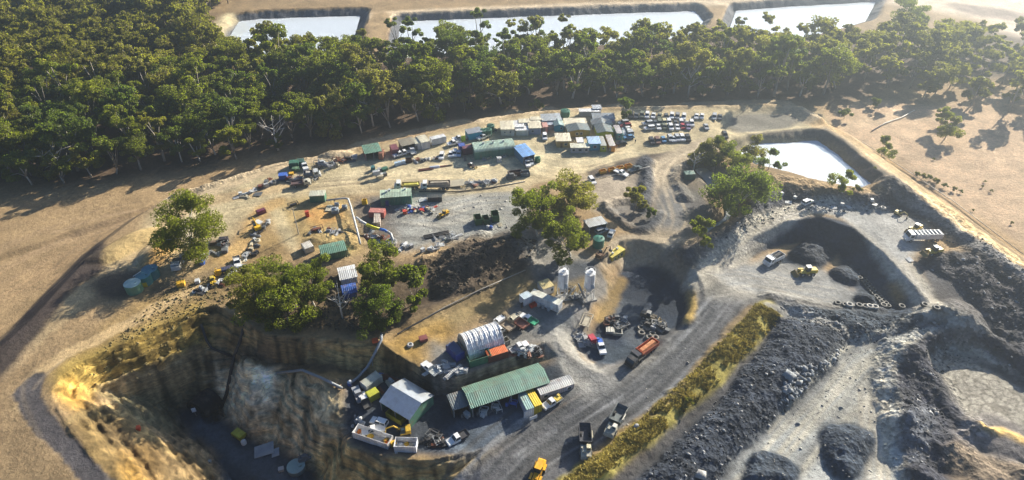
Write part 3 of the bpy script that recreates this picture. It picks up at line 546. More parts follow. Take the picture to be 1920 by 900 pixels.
def dup(root, loc, yaw, label, group=None, scale=None, swap=None):
    r = root.copy(); COL.objects.link(r); r.location = loc; r.rotation_euler = (0, 0, yaw); r["label"] = label
    if group: r["group"] = group
    if scale: r.scale = scale
    if root.name not in KIDS: KIDS[root.name] = [(c_, list(c_.children)) for c_ in root.children]
    for ch, gs in KIDS[root.name]:
        c_ = ch.copy(); COL.objects.link(c_); c_.parent = r
        if swap and ch.name.split('.')[0] in swap: c_.data = swap[ch.name.split('.')[0]]
        for g in gs:
            d = g.copy(); COL.objects.link(d); d.parent = c_
    return r
_mats = {}
def mat(c, rough=.6, metal=0, var=.22, sc=.9, ribs=None, spec=.4):
    key = (tuple(c), rough, metal, var, sc, ribs)
    if key in _mats: return _mats[key]
    m, t, b = new_mat("paint"); N = t.nodes.new; L = t.links.new
    tc = N("ShaderNodeTexCoord"); n = N("ShaderNodeTexNoise"); n.inputs["Scale"].default_value = sc; n.inputs["Detail"].default_value = 6; n.inputs["Roughness"].default_value = .7; L(tc.outputs["Object"], n.inputs["Vector"])
    r = N("ShaderNodeMapRange"); r.inputs[1].default_value = .3; r.inputs[2].default_value = .7; r.inputs[3].default_value = 1 - var; r.inputs[4].default_value = 1 + var * .6; L(n.outputs[0], r.inputs[0])
    fac = r.outputs[0]
    if ribs:
        wv = N("ShaderNodeTexWave"); wv.bands_direction = ribs[0]; wv.inputs["Scale"].default_value = 1 / ribs[1] * .314; wv.inputs["Distortion"].default_value = .1; L(tc.outputs["Object"], wv.inputs["Vector"])
        bp = N("ShaderNodeBump"); bp.inputs["Strength"].default_value = .6; bp.inputs["Distance"].default_value = .08; L(wv.outputs[0], bp.inputs["Height"]); L(bp.outputs[0], b.inputs["Normal"])
        # single sheets of the cladding differ a little
        sx = N("ShaderNodeSeparateXYZ"); L(tc.outputs["Object"], sx.inputs[0]); fl = N("ShaderNodeMath"); fl.operation = 'DIVIDE'; fl.inputs[1].default_value = .9; L(sx.outputs[ribs[0]], fl.inputs[0])
        f2 = N("ShaderNodeMath"); f2.operation = 'FLOOR'; L(fl.outputs[0], f2.inputs[0]); wn = N("ShaderNodeTexWhiteNoise"); wn.noise_dimensions = '1D'; L(f2.outputs[0], wn.inputs["W"])
        r4 = N("ShaderNodeMapRange"); r4.inputs[3].default_value = .82; r4.inputs[4].default_value = 1.12; L(wn.outputs["Value"], r4.inputs[0])
        mm = N("ShaderNodeMath"); mm.operation = 'MULTIPLY'; L(fac, mm.inputs[0]); L(r4.outputs[0], mm.inputs[1]); fac = mm.outputs[0]
    v = N("ShaderNodeVectorMath"); v.operation = 'SCALE'; v.inputs[0].default_value = c; L(fac, v.inputs["Scale"])
    # dust, and rust blotches on sheet metal
    n3 = N("ShaderNodeTexNoise"); n3.inputs["Scale"].default_value = .55; n3.inputs["Detail"].default_value = 7; n3.inputs["Roughness"].default_value = .65; L(tc.outputs["Object"], n3.inputs["Vector"])
    r6 = N("ShaderNodeMapRange"); r6.inputs[1].default_value = .48; r6.inputs[2].default_value = .72; r6.inputs[3].default_value = 0; r6.inputs[4].default_value = .0 if rough < .2 else (.6 if ribs else .38); L(n3.outputs[0], r6.inputs[0])
    dm = N("ShaderNodeMix"); dm.data_type = 'RGBA'; L(r6.outputs[0], dm.inputs[0]); L(v.outputs[0], dm.inputs[6]); dm.inputs[7].default_value = (.20, .125, .07, 1) if ribs else (.26, .215, .16, 1); L(dm.outputs[2], b.inputs["Base Color"])
    b.inputs["Roughness"].default_value = rough; b.inputs["Metallic"].default_value = metal; b.inputs["Specular IOR Level"].default_value = spec
    _mats[key] = m; return m
WHITE, CREAM, GREY, DGREY, BLACK = (.74, .75, .75), (.72, .66, .5), (.35, .36, .37), (.12, .13, .14), (.025, .026, .03)
YEL, RED, BLUE, GRN, TEAL = (.68, .40, .03), (.5, .05, .03), (.04, .12, .45), (.035, .13, .085), (.03, .14, .15)
RUST, STEEL, TYRE, GLASSC, ORANGE = (.16, .055, .03), (.3, .31, .32), (.022, .022, .024), (.03, .045, .055), (.7, .2, .02)
def glass(): return mat(GLASSC, .12, 0, .1)
# ---------------------------------------------------------------- haze (real air)
hz = MB().box(0, 2700, -34, 8400, 7200, 153)
hm = bpy.data.materials.new("haze"); hm.use_nodes = True; t_ = hm.node_tree; t_.nodes.remove(t_.nodes["Principled BSDF"])
pv = t_.nodes.new("ShaderNodeVolumePrincipled"); pv.inputs["Color"].default_value = (.74, .87, 1, 1); pv.inputs["Density"].default_value = .0008; pv.inputs["Anisotropy"].default_value = .83
t_.links.new(pv.outputs[0], t_.nodes["Material Output"].inputs["Volume"])
ho = hz.build("haze", hm); tag(ho, "thin sunlit air over the mine and the forest", None, None, "stuff")
# ---------------------------------------------------------------- trees
def leaf_material():
    m, t, b = new_mat("gum_leaves"); N = t.nodes.new; L = t.links.new
    oi = N("ShaderNodeObjectInfo"); cr = N("ShaderNodeValToRGB"); e = cr.color_ramp.elements
    e[0].color = (.128, .138, .030, 1); e[1].color = (.185, .168, .036, 1)
    for pos, c in ((.25, (.165, .172, .024, 1)), (.5, (.095, .124, .030, 1)), (.75, (.176, .176, .024, 1)), (.93, (.190, .165, .06, 1))):
        k = e.new(pos); k.color = c
    L(oi.outputs["Random"], cr.inputs[0]); at = N("ShaderNodeAttribute"); at.attribute_name = "tone"
    sc = N("ShaderNodeVectorMath"); sc.operation = 'SCALE'; L(cr.outputs[0], sc.inputs[0]); L(at.outputs["Fac"], sc.inputs["Scale"])
    L(sc.outputs[0], b.inputs["Base Color"]); b.inputs["Roughness"].default_value = .55; b.inputs["Specular IOR Level"].default_value = .25
    tr = N("ShaderNodeBsdfTranslucent"); s2 = N("ShaderNodeVectorMath"); s2.operation = 'MULTIPLY'; s2.inputs[1].default_value = (1.45, 1.65, .6); L(sc.outputs[0], s2.inputs[0]); L(s2.outputs[0], tr.inputs[0])
    mx = N("ShaderNodeMixShader"); mx.inputs[0].default_value = .6; L(b.outputs[0], mx.inputs[1]); L(tr.outputs[0], mx.inputs[2]); L(mx.outputs[0], t.nodes["Material Output"].inputs[0]); return m
LEAF = leaf_material(); BARK = mat((.34, .30, .25), .85, 0, .4, 1.5); PALEBARK = mat((.55, .52, .46), .85, 0, .3, 1.5)
def leaf_mesh(name, clumps, nleaf, leaf, rs):
    C = []; T = []
    for (cx, cy, cz, rc, tone) in clumps:
        d = rs.normal(size=(nleaf, 3)); d /= np.linalg.norm(d, axis=1)[:, None]; rad = rc * rs.uniform(.35, 1.0, (nleaf, 1)) ** .6
        p = d * rad; p[:, 2] *= .72; p += (cx, cy, cz)
        nrm = d * .6 + rs.normal(size=(nleaf, 3)) * .7 + (0, 0, .25); nrm /= np.linalg.norm(nrm, axis=1)[:, None]
        a = np.cross(nrm, rs.normal(size=(nleaf, 3))); a /= np.linalg.norm(a, axis=1)[:, None]; b = np.cross(nrm, a)
        sz = leaf * rs.uniform(.6, 1.25, (nleaf, 1)); a = a * sz; b = b * sz * rs.uniform(.45, .9, (nleaf, 1))
        C.append(np.stack([p - a, p - b * .9, p + a, p + b], 1)); T.append(np.repeat(1.1 * tone * rs.uniform(.85, 1.15, nleaf), 4))
    return np.concatenate(C).reshape(-1, 3), np.concatenate(T)
def quads_mesh(name, co, tone, m):
    me = bpy.data.meshes.new(name); n = len(co); me.vertices.add(n); me.vertices.foreach_set("co", co.astype(np.float32).ravel())
    me.loops.add(n); me.loops.foreach_set("vertex_index", np.arange(n, dtype=np.int32)); me.polygons.add(n // 4); me.polygons.foreach_set("loop_start", np.arange(0, n, 4, dtype=np.int32)); me.update(calc_edges=True)
    a_ = me.attributes.new("tone", 'FLOAT', 'POINT'); a_.data.foreach_set("value", tone.astype(np.float32)); me.materials.append(m); return me
def tree_proto(seed, H, Rr, ncl, nleaf, leaf, base=.42, bark=None, sub=4, dense=1.0):
    rs = np.random.RandomState(seed); limbs = MB(); n_l = max(3, ncl // 6); clumps = []
    lean = rs.normal(size=2) * .05 * H; fork = (lean[0] * .5, lean[1] * .5, H * base * rs.uniform(.55, .8))
    limbs.tube([(0, 0, -.4), (lean[0] * .2, lean[1] * .2, fork[2] * .5), fork], [H * .024, H * .019, H * .016], 7)
    for k in range(n_l):
        an = 2 * math.pi * (k + rs.uniform(-.3, .3)) / n_l; rr = Rr * rs.uniform(.25, .82); zz = H * rs.uniform(base + .06, .95) - rr / Rr * H * .1
        tip = np.array((lean[0] + rr * math.cos(an), lean[1] + rr * math.sin(an), zz)); mid = (np.array(fork) * .5 + tip * .5) + np.array((0, 0, H * .04)) + rs.normal(size=3) * .3
        limbs.tube([fork, tuple(mid), tuple(tip)], [H * .012, H * .008, H * .003], 5)
        rc = Rr * rs.uniform(.30, .46)
        for j in range(ncl // n_l):
            o = rs.normal(size=3) * rc * .62 * np.array((1, 1, .62)); q = rc * rs.uniform(.5, .85); clumps.append((*(tip + o), q, rs.uniform(.8, 1.22)))
    co, tn = leaf_mesh("crown", clumps, int(nleaf * dense), leaf, rs)
    return limbs.mesh("trunk", bark or BARK, True), quads_mesh("crown", co, tn, LEAF), (co, tn), limbs
PROTOS = [tree_proto(100 + k, H, Rr, n, 150, .36, b, PALEBARK if k % 3 == 0 else BARK) for k, (H, Rr, n, b) in enumerate(
    ((17, 5.4, 42, .28), (20, 5.8, 48, .32), (15, 5.0, 38, .22), (18, 4.8, 40, .26), (13, 4.8, 38, .2), (21, 6.4, 52, .34), (16, 5.4, 42, .36), (22, 4.2, 40, .34), (12, 3.8, 22, .3)))]
BIG = [tree_proto(200 + k, H, Rr, n, 240, .31, b, PALEBARK, 4) for k, (H, Rr, n, b) in enumerate(((16, 7.2, 60, .26), (19, 10, 78, .28), (13, 7.0, 60, .18)))]
BUSHY = [tree_proto(300 + k, H, Rr, n, 150, .30, .15, BARK) for k, (H, Rr, n) in enumerate(((8, 3.4, 26), (6, 2.6, 20)))]
SPARSE = [tree_proto(400 + k, H, Rr, n, 150, .3, .35, PALEBARK) for k, (H, Rr, n) in enumerate(((11, 5, 22), (8, 4.4, 20)))]
rt = random.Random(5)
def plant(proto, loc, s, yaw, label, group=None, name="gum_tree", cat="tree"):
    t = thing(name, label, cat, loc, yaw, group); t.scale = (s * rt.uniform(.92, 1.08), s * rt.uniform(.92, 1.08), s)
    for nm, me_ in (("trunk", proto[0]), ("crown", proto[1])):
        o = bpy.data.objects.new(nm, me_); COL.objects.link(o); o.parent = t
    return t
FOREST = [G(*p, -4) for p in ((-420, 395), (-120, 380), (0, 352), (70, 346), (130, 345), (240, 322), (320, 318), (440, 300), (520, 282), (590, 270), (650, 258), (735, 240), (800, 228), (870, 206), (960, 192), (1060, 186), (1200, 184), (1350, 184), (1500, 182), (1560, 178), (1610, 160), (1680, 172), (1740, 190), (1850, 205), (1960, 225), (2300, 240),
          (2300, 96), (1960, 104), (1820, 90), (1600, 92), (1330, 94), (1000, 102), (780, 114), (650, 118), (450, 122), (404, 84), (385, 50), (392, 22), (425, 12), (440, -12), (60, -30), (-300, -40), (-900, 60))]
fa = np.array(FOREST); pts_f = []; grid_f = {}; tries = 0
def near_ok(x, y, r):
    i, j = int(x // 8), int(y // 8)
    for a_ in (i - 1, i, i + 1):
        for b_ in (j - 1, j, j + 1):
            for (u, v) in grid_f.get((a_, b_), ()):
                if (u - x) ** 2 + (v - y) ** 2 < r * r: return False
    return True
fx0, fy0, fx1, fy1 = fa[:, 0].min(), fa[:, 1].min(), fa[:, 0].max(), fa[:, 1].max()
cand = np.random.RandomState(9).uniform(size=(60000, 2)) * (fx1 - fx0, fy1 - fy0) + (fx0, fy0)
cand = cand[inside(cand[:, 0], cand[:, 1], FOREST)]
edge_d = seg_dist(cand[:, 0], cand[:, 1], FOREST, True)
def to_px(x, y, z):
    r_ = np.array((x, y, z - CAM_H)); dz = r_[1] * CP - r_[2] * SP; return 960 + FPX * r_[0] / dz, 450 - FPX * (r_[1] * SP + r_[2] * CP) / dz
for (x, y), ed in zip(cand, edge_d):
    px, py = to_px(x, y, -4)
    if not (-160 < px < 2080 and py > -60): continue
    rmin = 6.1 if px < 1560 else 8.4
    if near_ok(x, y, rmin): pts_f.append((x, y, px, py, ed)); grid_f.setdefault((int(x // 8), int(y // 8)), []).append((x, y))
pts_f.sort(key=lambda p: p[0] ** 2 + p[1] ** 2 + (1e6 if not -40 < p[2] < 1960 else 0))
print("forest trees", len(pts_f))
ZN = ((330, "above the bare left field"), (640, "behind the scrap and truck row"), (930, "behind the green sheds and huts"), (1250, "behind the huts and car park"), (1560, "behind the car park"), (9999, "in the hazy right-hand woods"))
far_co, far_tn, far_l = [], [], MB()
for k, (x, y, px, py, ed) in enumerate(pts_f):
    pi = rt.randrange(len(PROTOS)); s = rt.uniform(.72, 1.24) * (.9 if py < 150 and px > 400 else 1); z = hf(x, y)
    if k < 285:
        zn = next(t for lim, t in ZN if px < lim); fr = "at the forest's front edge" if ed < 8 else ("one row inside the forest" if ed < 18 else "deep inside the forest")
        plant(PROTOS[pi], (x, y, z), s, rt.uniform(0, 6.28), f"green gum tree {fr} {zn}", f"gum trees {fr} {zn}")
    else:
        an = rt.uniform(0, 6.28); c_, s_ = math.cos(an) * s, math.sin(an) * s; co, tn = PROTOS[pi][2]
        sel = np.arange(len(co) // 4); sel = sel[::3] if y > 300 else sel[::2]; idx = (sel[:, None] * 4 + np.arange(4)).ravel(); q_ = co[idx]
        cc = q_.reshape(-1, 4, 3); m_ = cc.mean(1, keepdims=True); q_ = (m_ + (cc - m_) * (1.6 if y > 300 else 1.35)).reshape(-1, 3)
        far_co.append(np.stack([q_[:, 0] * c_ - q_[:, 1] * s_ + x, q_[:, 0] * s_ + q_[:, 1] * c_ + y, q_[:, 2] * s + z], 1)); far_tn.append(tn[idx] * rt.uniform(.7, 1.25))
        far_l.tube([(x, y, z - .4), (x + rt.uniform(-.5, .5), y, z + 8 * s)], [.35 * s, .2 * s], 5)
fw = bpy.data.objects.new("forest", quads_mesh("forest", np.concatenate(far_co), np.concatenate(far_tn), LEAF)); COL.objects.link(fw); tag(fw, "far gum forest reaching back to the long ponds", None, None, "stuff")
ft = far_l.build("forest_trunks", BARK, fw, True)
# single trees on the site
def T(kind, px, py, s, label, name="gum_tree", yaw=None, cat="tree"): return plant(kind, P(px, py), s, rt.uniform(0, 6.28) if yaw is None else yaw, label, None, name, cat)
T(BIG[1], 368, 474, .88, "big spreading gum tree above the scrap island beside the sandy pad")
T(BIG[0], 487, 602, .84, "leftmost gum of the clump on the brown slope above the pit")
T(BIG[2], 540, 600, .95, "broad gum in the middle of the clump above the pit wall")
T(BIG[0], 590, 575, .8, "gum tree just below the small green shed with a white trailer")
T(BIG[2], 515, 560, .8, "gum at the back of the clump above the pit")
T(BIG[0], 708, 548, .82, "tall gum between the vent shaft and the white tarpaulins")
T(BUSHY[0], 780, 566, 1.35, "dense dark green tree at the foot of the brown earth heap", "bushy_tree")
T(BIG[2], 712, 606, .75, "gum tree nearest the pipe at the top of the pit wall")
T(BIG[0], 1008, 444, .95, "tallest gum of the three beside the grey yard")
T(BIG[2], 1072, 398, .9, "gum on the far side of the trio by the white car")
T(BIG[0], 1070, 482, .8, "gum of the trio nearest the flat grey roof and green tank")
T(BUSHY[0], 1188, 397, 1.05, "small bushy tree on the bund between the yellow bins and the silos", "bushy_tree")
T(BUSHY[1], 1216, 408, .85, "shrubby little tree beside the dirt ramp's drain", "bushy_tree")
T(BIG[1], 1374, 402, .92, "large gum overhanging the milky creek pool")
T(BUSHY[0], 1306, 462, 1.15, "dark bushy tree beside the milky creek", "bushy_tree")
T(SPARSE[0], 1306, 314, 1.0, "thin open gum at the corner of the car park")
T(SPARSE[0], 1355, 300, .95, "pale open tree between the car park road and the side pond")
T(SPARSE[0], 1405, 300, 1.0, "open gum on the bank of the side pond")
T(BUSHY[1], 1340, 318, 1.3, "low green tree beside the small green pump shed", "bushy_tree")
T(SPARSE[1], 1440, 318, .95, "wispy tree standing against the bright side pond")
T(SPARSE[1], 1578, 360, .95, "scraggy tree at the near bank of the bright pond")
T(BUSHY[1], 1606, 362, .6, "little bush at the near corner of the bright pond", "bushy_tree")
T(SPARSE[1], 1652, 292, .95, "pale open tree alone on the tan plain")
T(SPARSE[0], 1770, 262, 1.0, "lone tree with a dark crown on the right-hand plain")
T(BUSHY[0], 1760, 240, 1.0, "dark rounded tree behind the lone plain tree", "bushy_tree")
T(BUSHY[1], 1583, 222, 1.0, "small dark tree at the bend of the tan track", "bushy_tree")
T(BUSHY[1], 1636, 200, .9, "small dark tree in the shade beyond the tan track", "bushy_tree")
T(BUSHY[0], 1172, 220, .95, "round dark tree behind the parked cars next to the huts", "bushy_tree")
T(BUSHY[0], 958, 202, 1.05, "bright green bushy tree on the slope behind the white huts", "bushy_tree")
T(BUSHY[1], 1006, 208, 1.1, "small yellow-green tree behind the grey stepped hut", "bushy_tree")
T(BUSHY[0], 870, 210, 1.0, "bushy tree at the right end of the front forest edge", "bushy_tree")
T(BIG[0], 1684, 76, 1.15, "tall isolated gum against the glaring pond gap")
T(BUSHY[1], 1292, 756, .42, "small round bush on the grassy berm", "bushy_shrub", cat="shrub")
T(BIG[2], 1332, 306, .62, "leafy tree in the thicket between car park and pond")
T(BIG[2], 1385, 318, .5, "leafy tree at the near left corner of the side pond")
# bare white tree and the dead limbs
def bare(px, py, s, label, seed):
    rs = random.Random(seed); b = MB(); base = P(px, py)
    b.tube([(0, 0, -.3), (-.1, 0, 3), (.1, .1, 5.5)], [.24, .18, .12], 7)
    for k in range(9):
        an = k * 2.4; z0 = 2.6 + k * .35; r = rs.uniform(2, 4.2); q = (r * math.cos(an), r * math.sin(an), z0 + rs.uniform(1.6, 3.4))
        m_ = (q[0] * .5, q[1] * .5, z0 + 1.2); b.tube([(0, 0, z0), m_, q], [.1, .07, .03], 5)
        for j in range(2): b.tube([m_, (m_[0] + rs.uniform(-1.4, 1.4), m_[1] + rs.uniform(-1.4, 1.4), m_[2] + rs.uniform(.8, 2))], [.05, .02], 4)
    o = b.build("bare_tree", mat((.6, .57, .52), .85), None, True); o.location = base; o.scale = (s, s, s); tag(o, label, "tree")
bare(643, 596, 1.15, "leafless white-limbed tree in front of the blue and white tarpaulins", 1)
for k_, (px_, py_, lb_) in enumerate(((118, 338, "at the front of the forest above the bare field"), (522, 282, "at the forest edge behind the scrap row"), (700, 236, "at the forest edge behind the red walled shed"), (1290, 182, "in the trees behind the car park"), (250, 230, "deep in the left part of the forest"), (1100, 150, "deep in the woods behind the huts"))): bare(px_, py_, 1.7, "tall bare white-limbed gum standing " + lb_, 20 + k_)
bare(1300, 320, .9, "bare grey tree at the lower end of the car park bank", 4)
# low dark shrubs on the right-hand plain
SHR = BUSHY[1]
for k, (px, py, s) in enumerate(((1716, 330, .4), (1728, 336, .5), (1742, 338, .45), (1756, 346, .5), (1770, 352, .42), (1752, 340, .35), (1786, 358, .4), (1800, 362, .3), (1640, 318, .25), (1842, 352, .22), (1858, 360, .25), (1846, 342, .2), (1895, 420, .25), (1823, 396, .2), (1750, 300, .2))):
    plant(SHR, P(px, py), s, k, "low dark shrub on the tan plain beside the embankment road", "low shrubs dotted over the right-hand plain", "low_shrub", "shrub")
# ---------------------------------------------------------------- placing helpers
def scale_at(py): return .00688 * (py + 492)
def V(px, py, h=.7): return P(px, py + h * scale_at(py) * .78)
def head(px, py, dx, dy):
    z = hf(*G(px, py)); a = G(px, py, z); b = G(px + dx, py + dy, z); return math.atan2(b[1] - a[1], b[0] - a[0])
def corrug(c, ax='X', rough=.45, metal=.25): return mat(c, rough, metal, .2, .6, (ax, .5))
def wheels(root, spots, r, wd, name="wheel"):
    tm = MB(); tm.cyl(0, -wd / 2, 0, r, wd, 16, None, 'y'); hm_ = MB(); hm_.cyl(0, -wd / 2 - .015, 0, r * .5, wd + .03, 10, None, 'y')
    a = tm.mesh("tyre", mat(TYRE, .85)); b = hm_.mesh("rim", mat(STEEL, .5))
    for x, y in spots:
        o = bpy.data.objects.new(name, a); COL.objects.link(o); o.parent = root; o.location = (x, y, r)
        k = bpy.data.objects.new("rim", b); COL.objects.link(k); k.parent = o
def body_taper(x0, x1, y, z0, x2, x3, y2, z1):
    return [[(x0, -y, z0), (x1, -y, z0), (x1, y, z0), (x0, y, z0)], [(x2, -y2, z1), (x3, -y2, z1), (x3, y2, z1), (x2, y2, z1)]]
CARM = {}
def car_meshes(kind, c):
    k = (kind, c)
    if k in CARM: return CARM[k]
    b = MB()
    if kind == "sedan": b.prof([(-2.2, .3), (-2.25, .78), (-2.05, .95), (-1.6, .98), (1.0, .98), (2.05, .8), (2.2, .55), (2.15, .3)], -.88, .88); roof = (-1.15, .25, .62, 1.43); base = (-1.85, 1.0, .8)
    elif kind == "wagon": b.prof([(-2.25, .35), (-2.3, .95), (-2.2, 1.05), (1.05, 1.05), (2.1, .92), (2.25, .6), (2.2, .35)], -.92, .92); roof = (-2.0, .3, .7, 1.72); base = (-2.2, .95, .86)
    else: b.prof([(-1.9, .3), (-1.95, .8), (-1.8, .98), (1.0, .98), (1.75, .8), (1.9, .55), (1.85, .3)], -.84, .84); roof = (-1.4, .3, .6, 1.47); base = (-1.8, 1.05, .78)
    x2, x3, y2, zt = roof
    b.box((x2 + x3) / 2, 0, zt - .03, x3 - x2 + .06, 2 * y2 + .06, .07)
    for sy in (-1, 1):
        for (xa, xb) in ((base[0], x2), (base[1], x3), ((base[0] + base[1]) / 2, (x2 + x3) / 2)): b.tube([(xa, sy * base[2], 1.0), (xb, sy * y2, zt)], .05, 4)
    g = MB(); g.loft(body_taper(base[0], base[1], base[2] - .03, .96, x2, x3, y2 - .02, zt - .02))
    CARM[k] = (b.mesh("body", mat(c, .28, .1, .08)), g.mesh("windows", glass())); return CARM[k]
WH = {}
def car(px, py, d, kind, c, label, group=None, h=.7):
    bm, gm = car_meshes(kind, c); t = thing("parked_car", label, "car", V(px, py, h), head(px, py, *d), group); t.scale = (.92, .92, .92)
    for n, m_ in (("body", bm), ("windows", gm)):
        o = bpy.data.objects.new(n, m_); COL.objects.link(o); o.parent = t
    if "w" not in WH: WH["w"] = MB().cyl(0, -.11, 0, .33, .22, 12, None, 'y').mesh("wheel", mat(TYRE, .8))
    for x in (-1.3, 1.35):
        for y in (-.8, .8):
            o = bpy.data.objects.new("wheel", WH["w"]); COL.objects.link(o); o.parent = t; o.location = (x, y, .33)
    return t
def ute(px, py, d, c, label, tray=(.3, .31, .32), group=None, load=None, name="ute", cab2=False, s=1.0):
    t = thing(name, label, "ute", V(px, py), head(px, py, *d), group); t.scale = (s, s, s); m = mat(c, .3, .1, .1)
    b = MB(); b.prof([(-.5, .45), (-.5, 1.1), (1.0, 1.1), (2.35, 1.0), (2.5, .7), (2.45, .45)], -.88, .88); b.box(-.05 if not cab2 else -.2, 0, 1.68, 1.0 if not cab2 else 1.5, 1.4, .1)
    for sy in (-1, 1):
        b.tube([(1.0, sy * .84, 1.1), (.45, sy * .7, 1.7)], .06, 4); b.tube([(-.5, sy * .84, 1.1), (-.5, sy * .7, 1.7)], .08, 4)
    b.build("body", m, t); g = MB(); g.loft(body_taper(-.5, .98, .82, 1.08, -.48, .42, .68, 1.69)); g.build("windows", glass(), t)
    r = MB(); r.box(-1.65, 0, .72, 2.2, 1.86, .1)
    for sy in (-1, 1): r.box(-1.65, sy * .91, .82, 2.2, .05, .26)
    r.box(-2.73, 0, .82, .05, 1.8, .26); r.box(-.57, 0, .82, .05, 1.8, .75); r.build("tray", mat(tray, .6), t)
    ch = MB(); ch.box(-1.0, 0, .4, 3.6, .8, .3); ch.build("chassis", mat(BLACK), t)
    if load: l = MB(); l.box(-1.6, .1, .825, 1.3, 1.2, .5, .1); l.box(-2.2, -.3, .826, .6, .6, .8, .3); l.build("load", mat(load), t)
    wheels(t, [(-1.75, .78), (-1.75, -.78), (1.6, .78), (1.6, -.78)], .38, .25); return t
def truck(px, py, d, L, c, label, tray=(.3, .25, .2), deck="flat", group=None, cat="truck", load=None, H=2.7):
    t = thing("tipper_truck" if deck != "flat" else "flatbed_truck", label, cat, V(px, py, 1.2), head(px, py, *d), group); f = L / 2; m = mat(c, .35, .05, .12)
    b = MB(); b.prof([(f - 2.0, .7), (f - 2.0, H), (f - .7, H), (f - .35, 1.75), (f, 1.6), (f, .6)], -1.15, 1.15); b.box(f + .05, 0, .5, .2, 2.3, .4); b.build("cab", m, t)
    g = MB(); g.loft([[(f - .33, -1.0, 1.78), (f - .3, -1.0, 1.78), (f - .3, 1.0, 1.78), (f - .33, 1.0, 1.78)], [(f - .68, -.95, H - .12), (f - .64, -.95, H - .12), (f - .64, .95, H - .12), (f - .68, .95, H - .12)]])
    for sy in (-1, 1): g.box(f - 1.25, sy * 1.155, 1.7, .9, .02, .75)
    g.build("windscreen", glass(), t)
    ch = MB(); ch.box(-.2, 0, .7, L - .6, .9, .35); ch.build("chassis", mat(BLACK), t)
    x0, x1 = -f, f - 2.3; tm = mat(tray, .65, .1, .35)
    r = MB(); r.box((x0 + x1) / 2, 0, 1.1, x1 - x0, 2.4, .14)
    hh = {"flat": .35, "tip": 1.15, "ribbed": 1.5}[deck]
    for sy in (-1, 1): r.box((x0 + x1) / 2, sy * 1.17, 1.241, x1 - x0, .08, hh)
    r.box(x0 + .04, 0, 1.241, .08, 2.26, hh); r.box(x1 - .04, 0, 1.241, .08, 2.26, hh + .4)
    if deck == "ribbed":
        for k in range(7): r.box(x0 + (x1 - x0) * (k + .5) / 7, 0, 2.742, .28, 2.36, .09)
        for k in range(8):
            for sy in (-1, 1): r.box(x0 + (x1 - x0) * k / 7, sy * 1.235, 1.15, .12, .05, 1.55)
    r.build("tray", tm, t)
    if load: l = MB(); l.loft([[(x0 + .15, -1.05, 1.245), (x1 - .15, -1.05, 1.245), (x1 - .15, 1.05, 1.245), (x0 + .15, 1.05, 1.245)], [(x0 + .8, -.5, 1.245 + hh * 1.1), (x1 - .8, -.5, 1.245 + hh), (x1 - .8, .5, 1.245 + hh), (x0 + .8, .5, 1.245 + hh * 1.2)]]); l.build("load", mat(load, .9, 0, .5), t)
    ws = [(f - 1.2, 1.0), (f - 1.2, -1.0)]
    for x in ((-f + 1.0, -f + 2.2) if L > 6 else (-f + 1.2,)): ws += [(x, 1.0), (x, -1.0)]
    wheels(t, ws, .5, .32); return t
def loader(px, py, d, label, c=YEL, s=1.0, roof=WHITE, group=None):
    t = thing("wheel_loader", label, "loader", V(px, py, 1.2), head(px, py, *d), group); t.scale = (s, s, s); m = mat(c, .45, 0, .25)
    b = MB(); b.prof([(-3.0, .9), (-3.1, 1.9), (-2.7, 2.15), (-1.0, 2.15), (-.6, 1.5), (.2, 1.3), (.2, .8), (-1.2, .7)], -.8, .8); b.box(.95, 0, .7, 1.5, 1.0, .9)
    for x, y in ((-1.6, 1), (-1.6, -1), (1.4, 1), (1.4, -1)): b.box(x, y * 1.02, 1.45, 1.5, .5, .1)
    b.build("body", m, t)
    g = MB(); g.loft(body_taper(-1.0, .35, .68, 1.6, -.95, .2, .62, 2.95)); g.build("cab_glass", glass(), t)
    k = MB(); k.box(-.4, 0, 2.952, 1.45, 1.45, .14); k.build("cab_roof", mat(roof, .5), t)
    a = MB()
    for sy in (-.45, .45): a.tube([(.6, sy, 1.6), (1.9, sy, 1.5), (2.9, sy, .7)], .14, 6)
    a.build("lift_arms", m, t)
    u = MB(); u.prof([(2.8, .15), (2.75, .9), (2.95, 1.25), (3.1, 1.2), (2.95, .85), (3.0, .3), (4.0, .2), (4.0, .1)], -1.3, 1.3)
    for sy in (-1.3, 1.26): u.prof([(2.8, .15), (2.8, 1.1), (4.0, .2)], sy, sy + .05)
    u.build("bucket", mat((.30, .22, .08), .6), t); wheels(t, [(-1.6, .98), (-1.6, -.98), (1.4, .98), (1.4, -.98)], .75, .55); return t
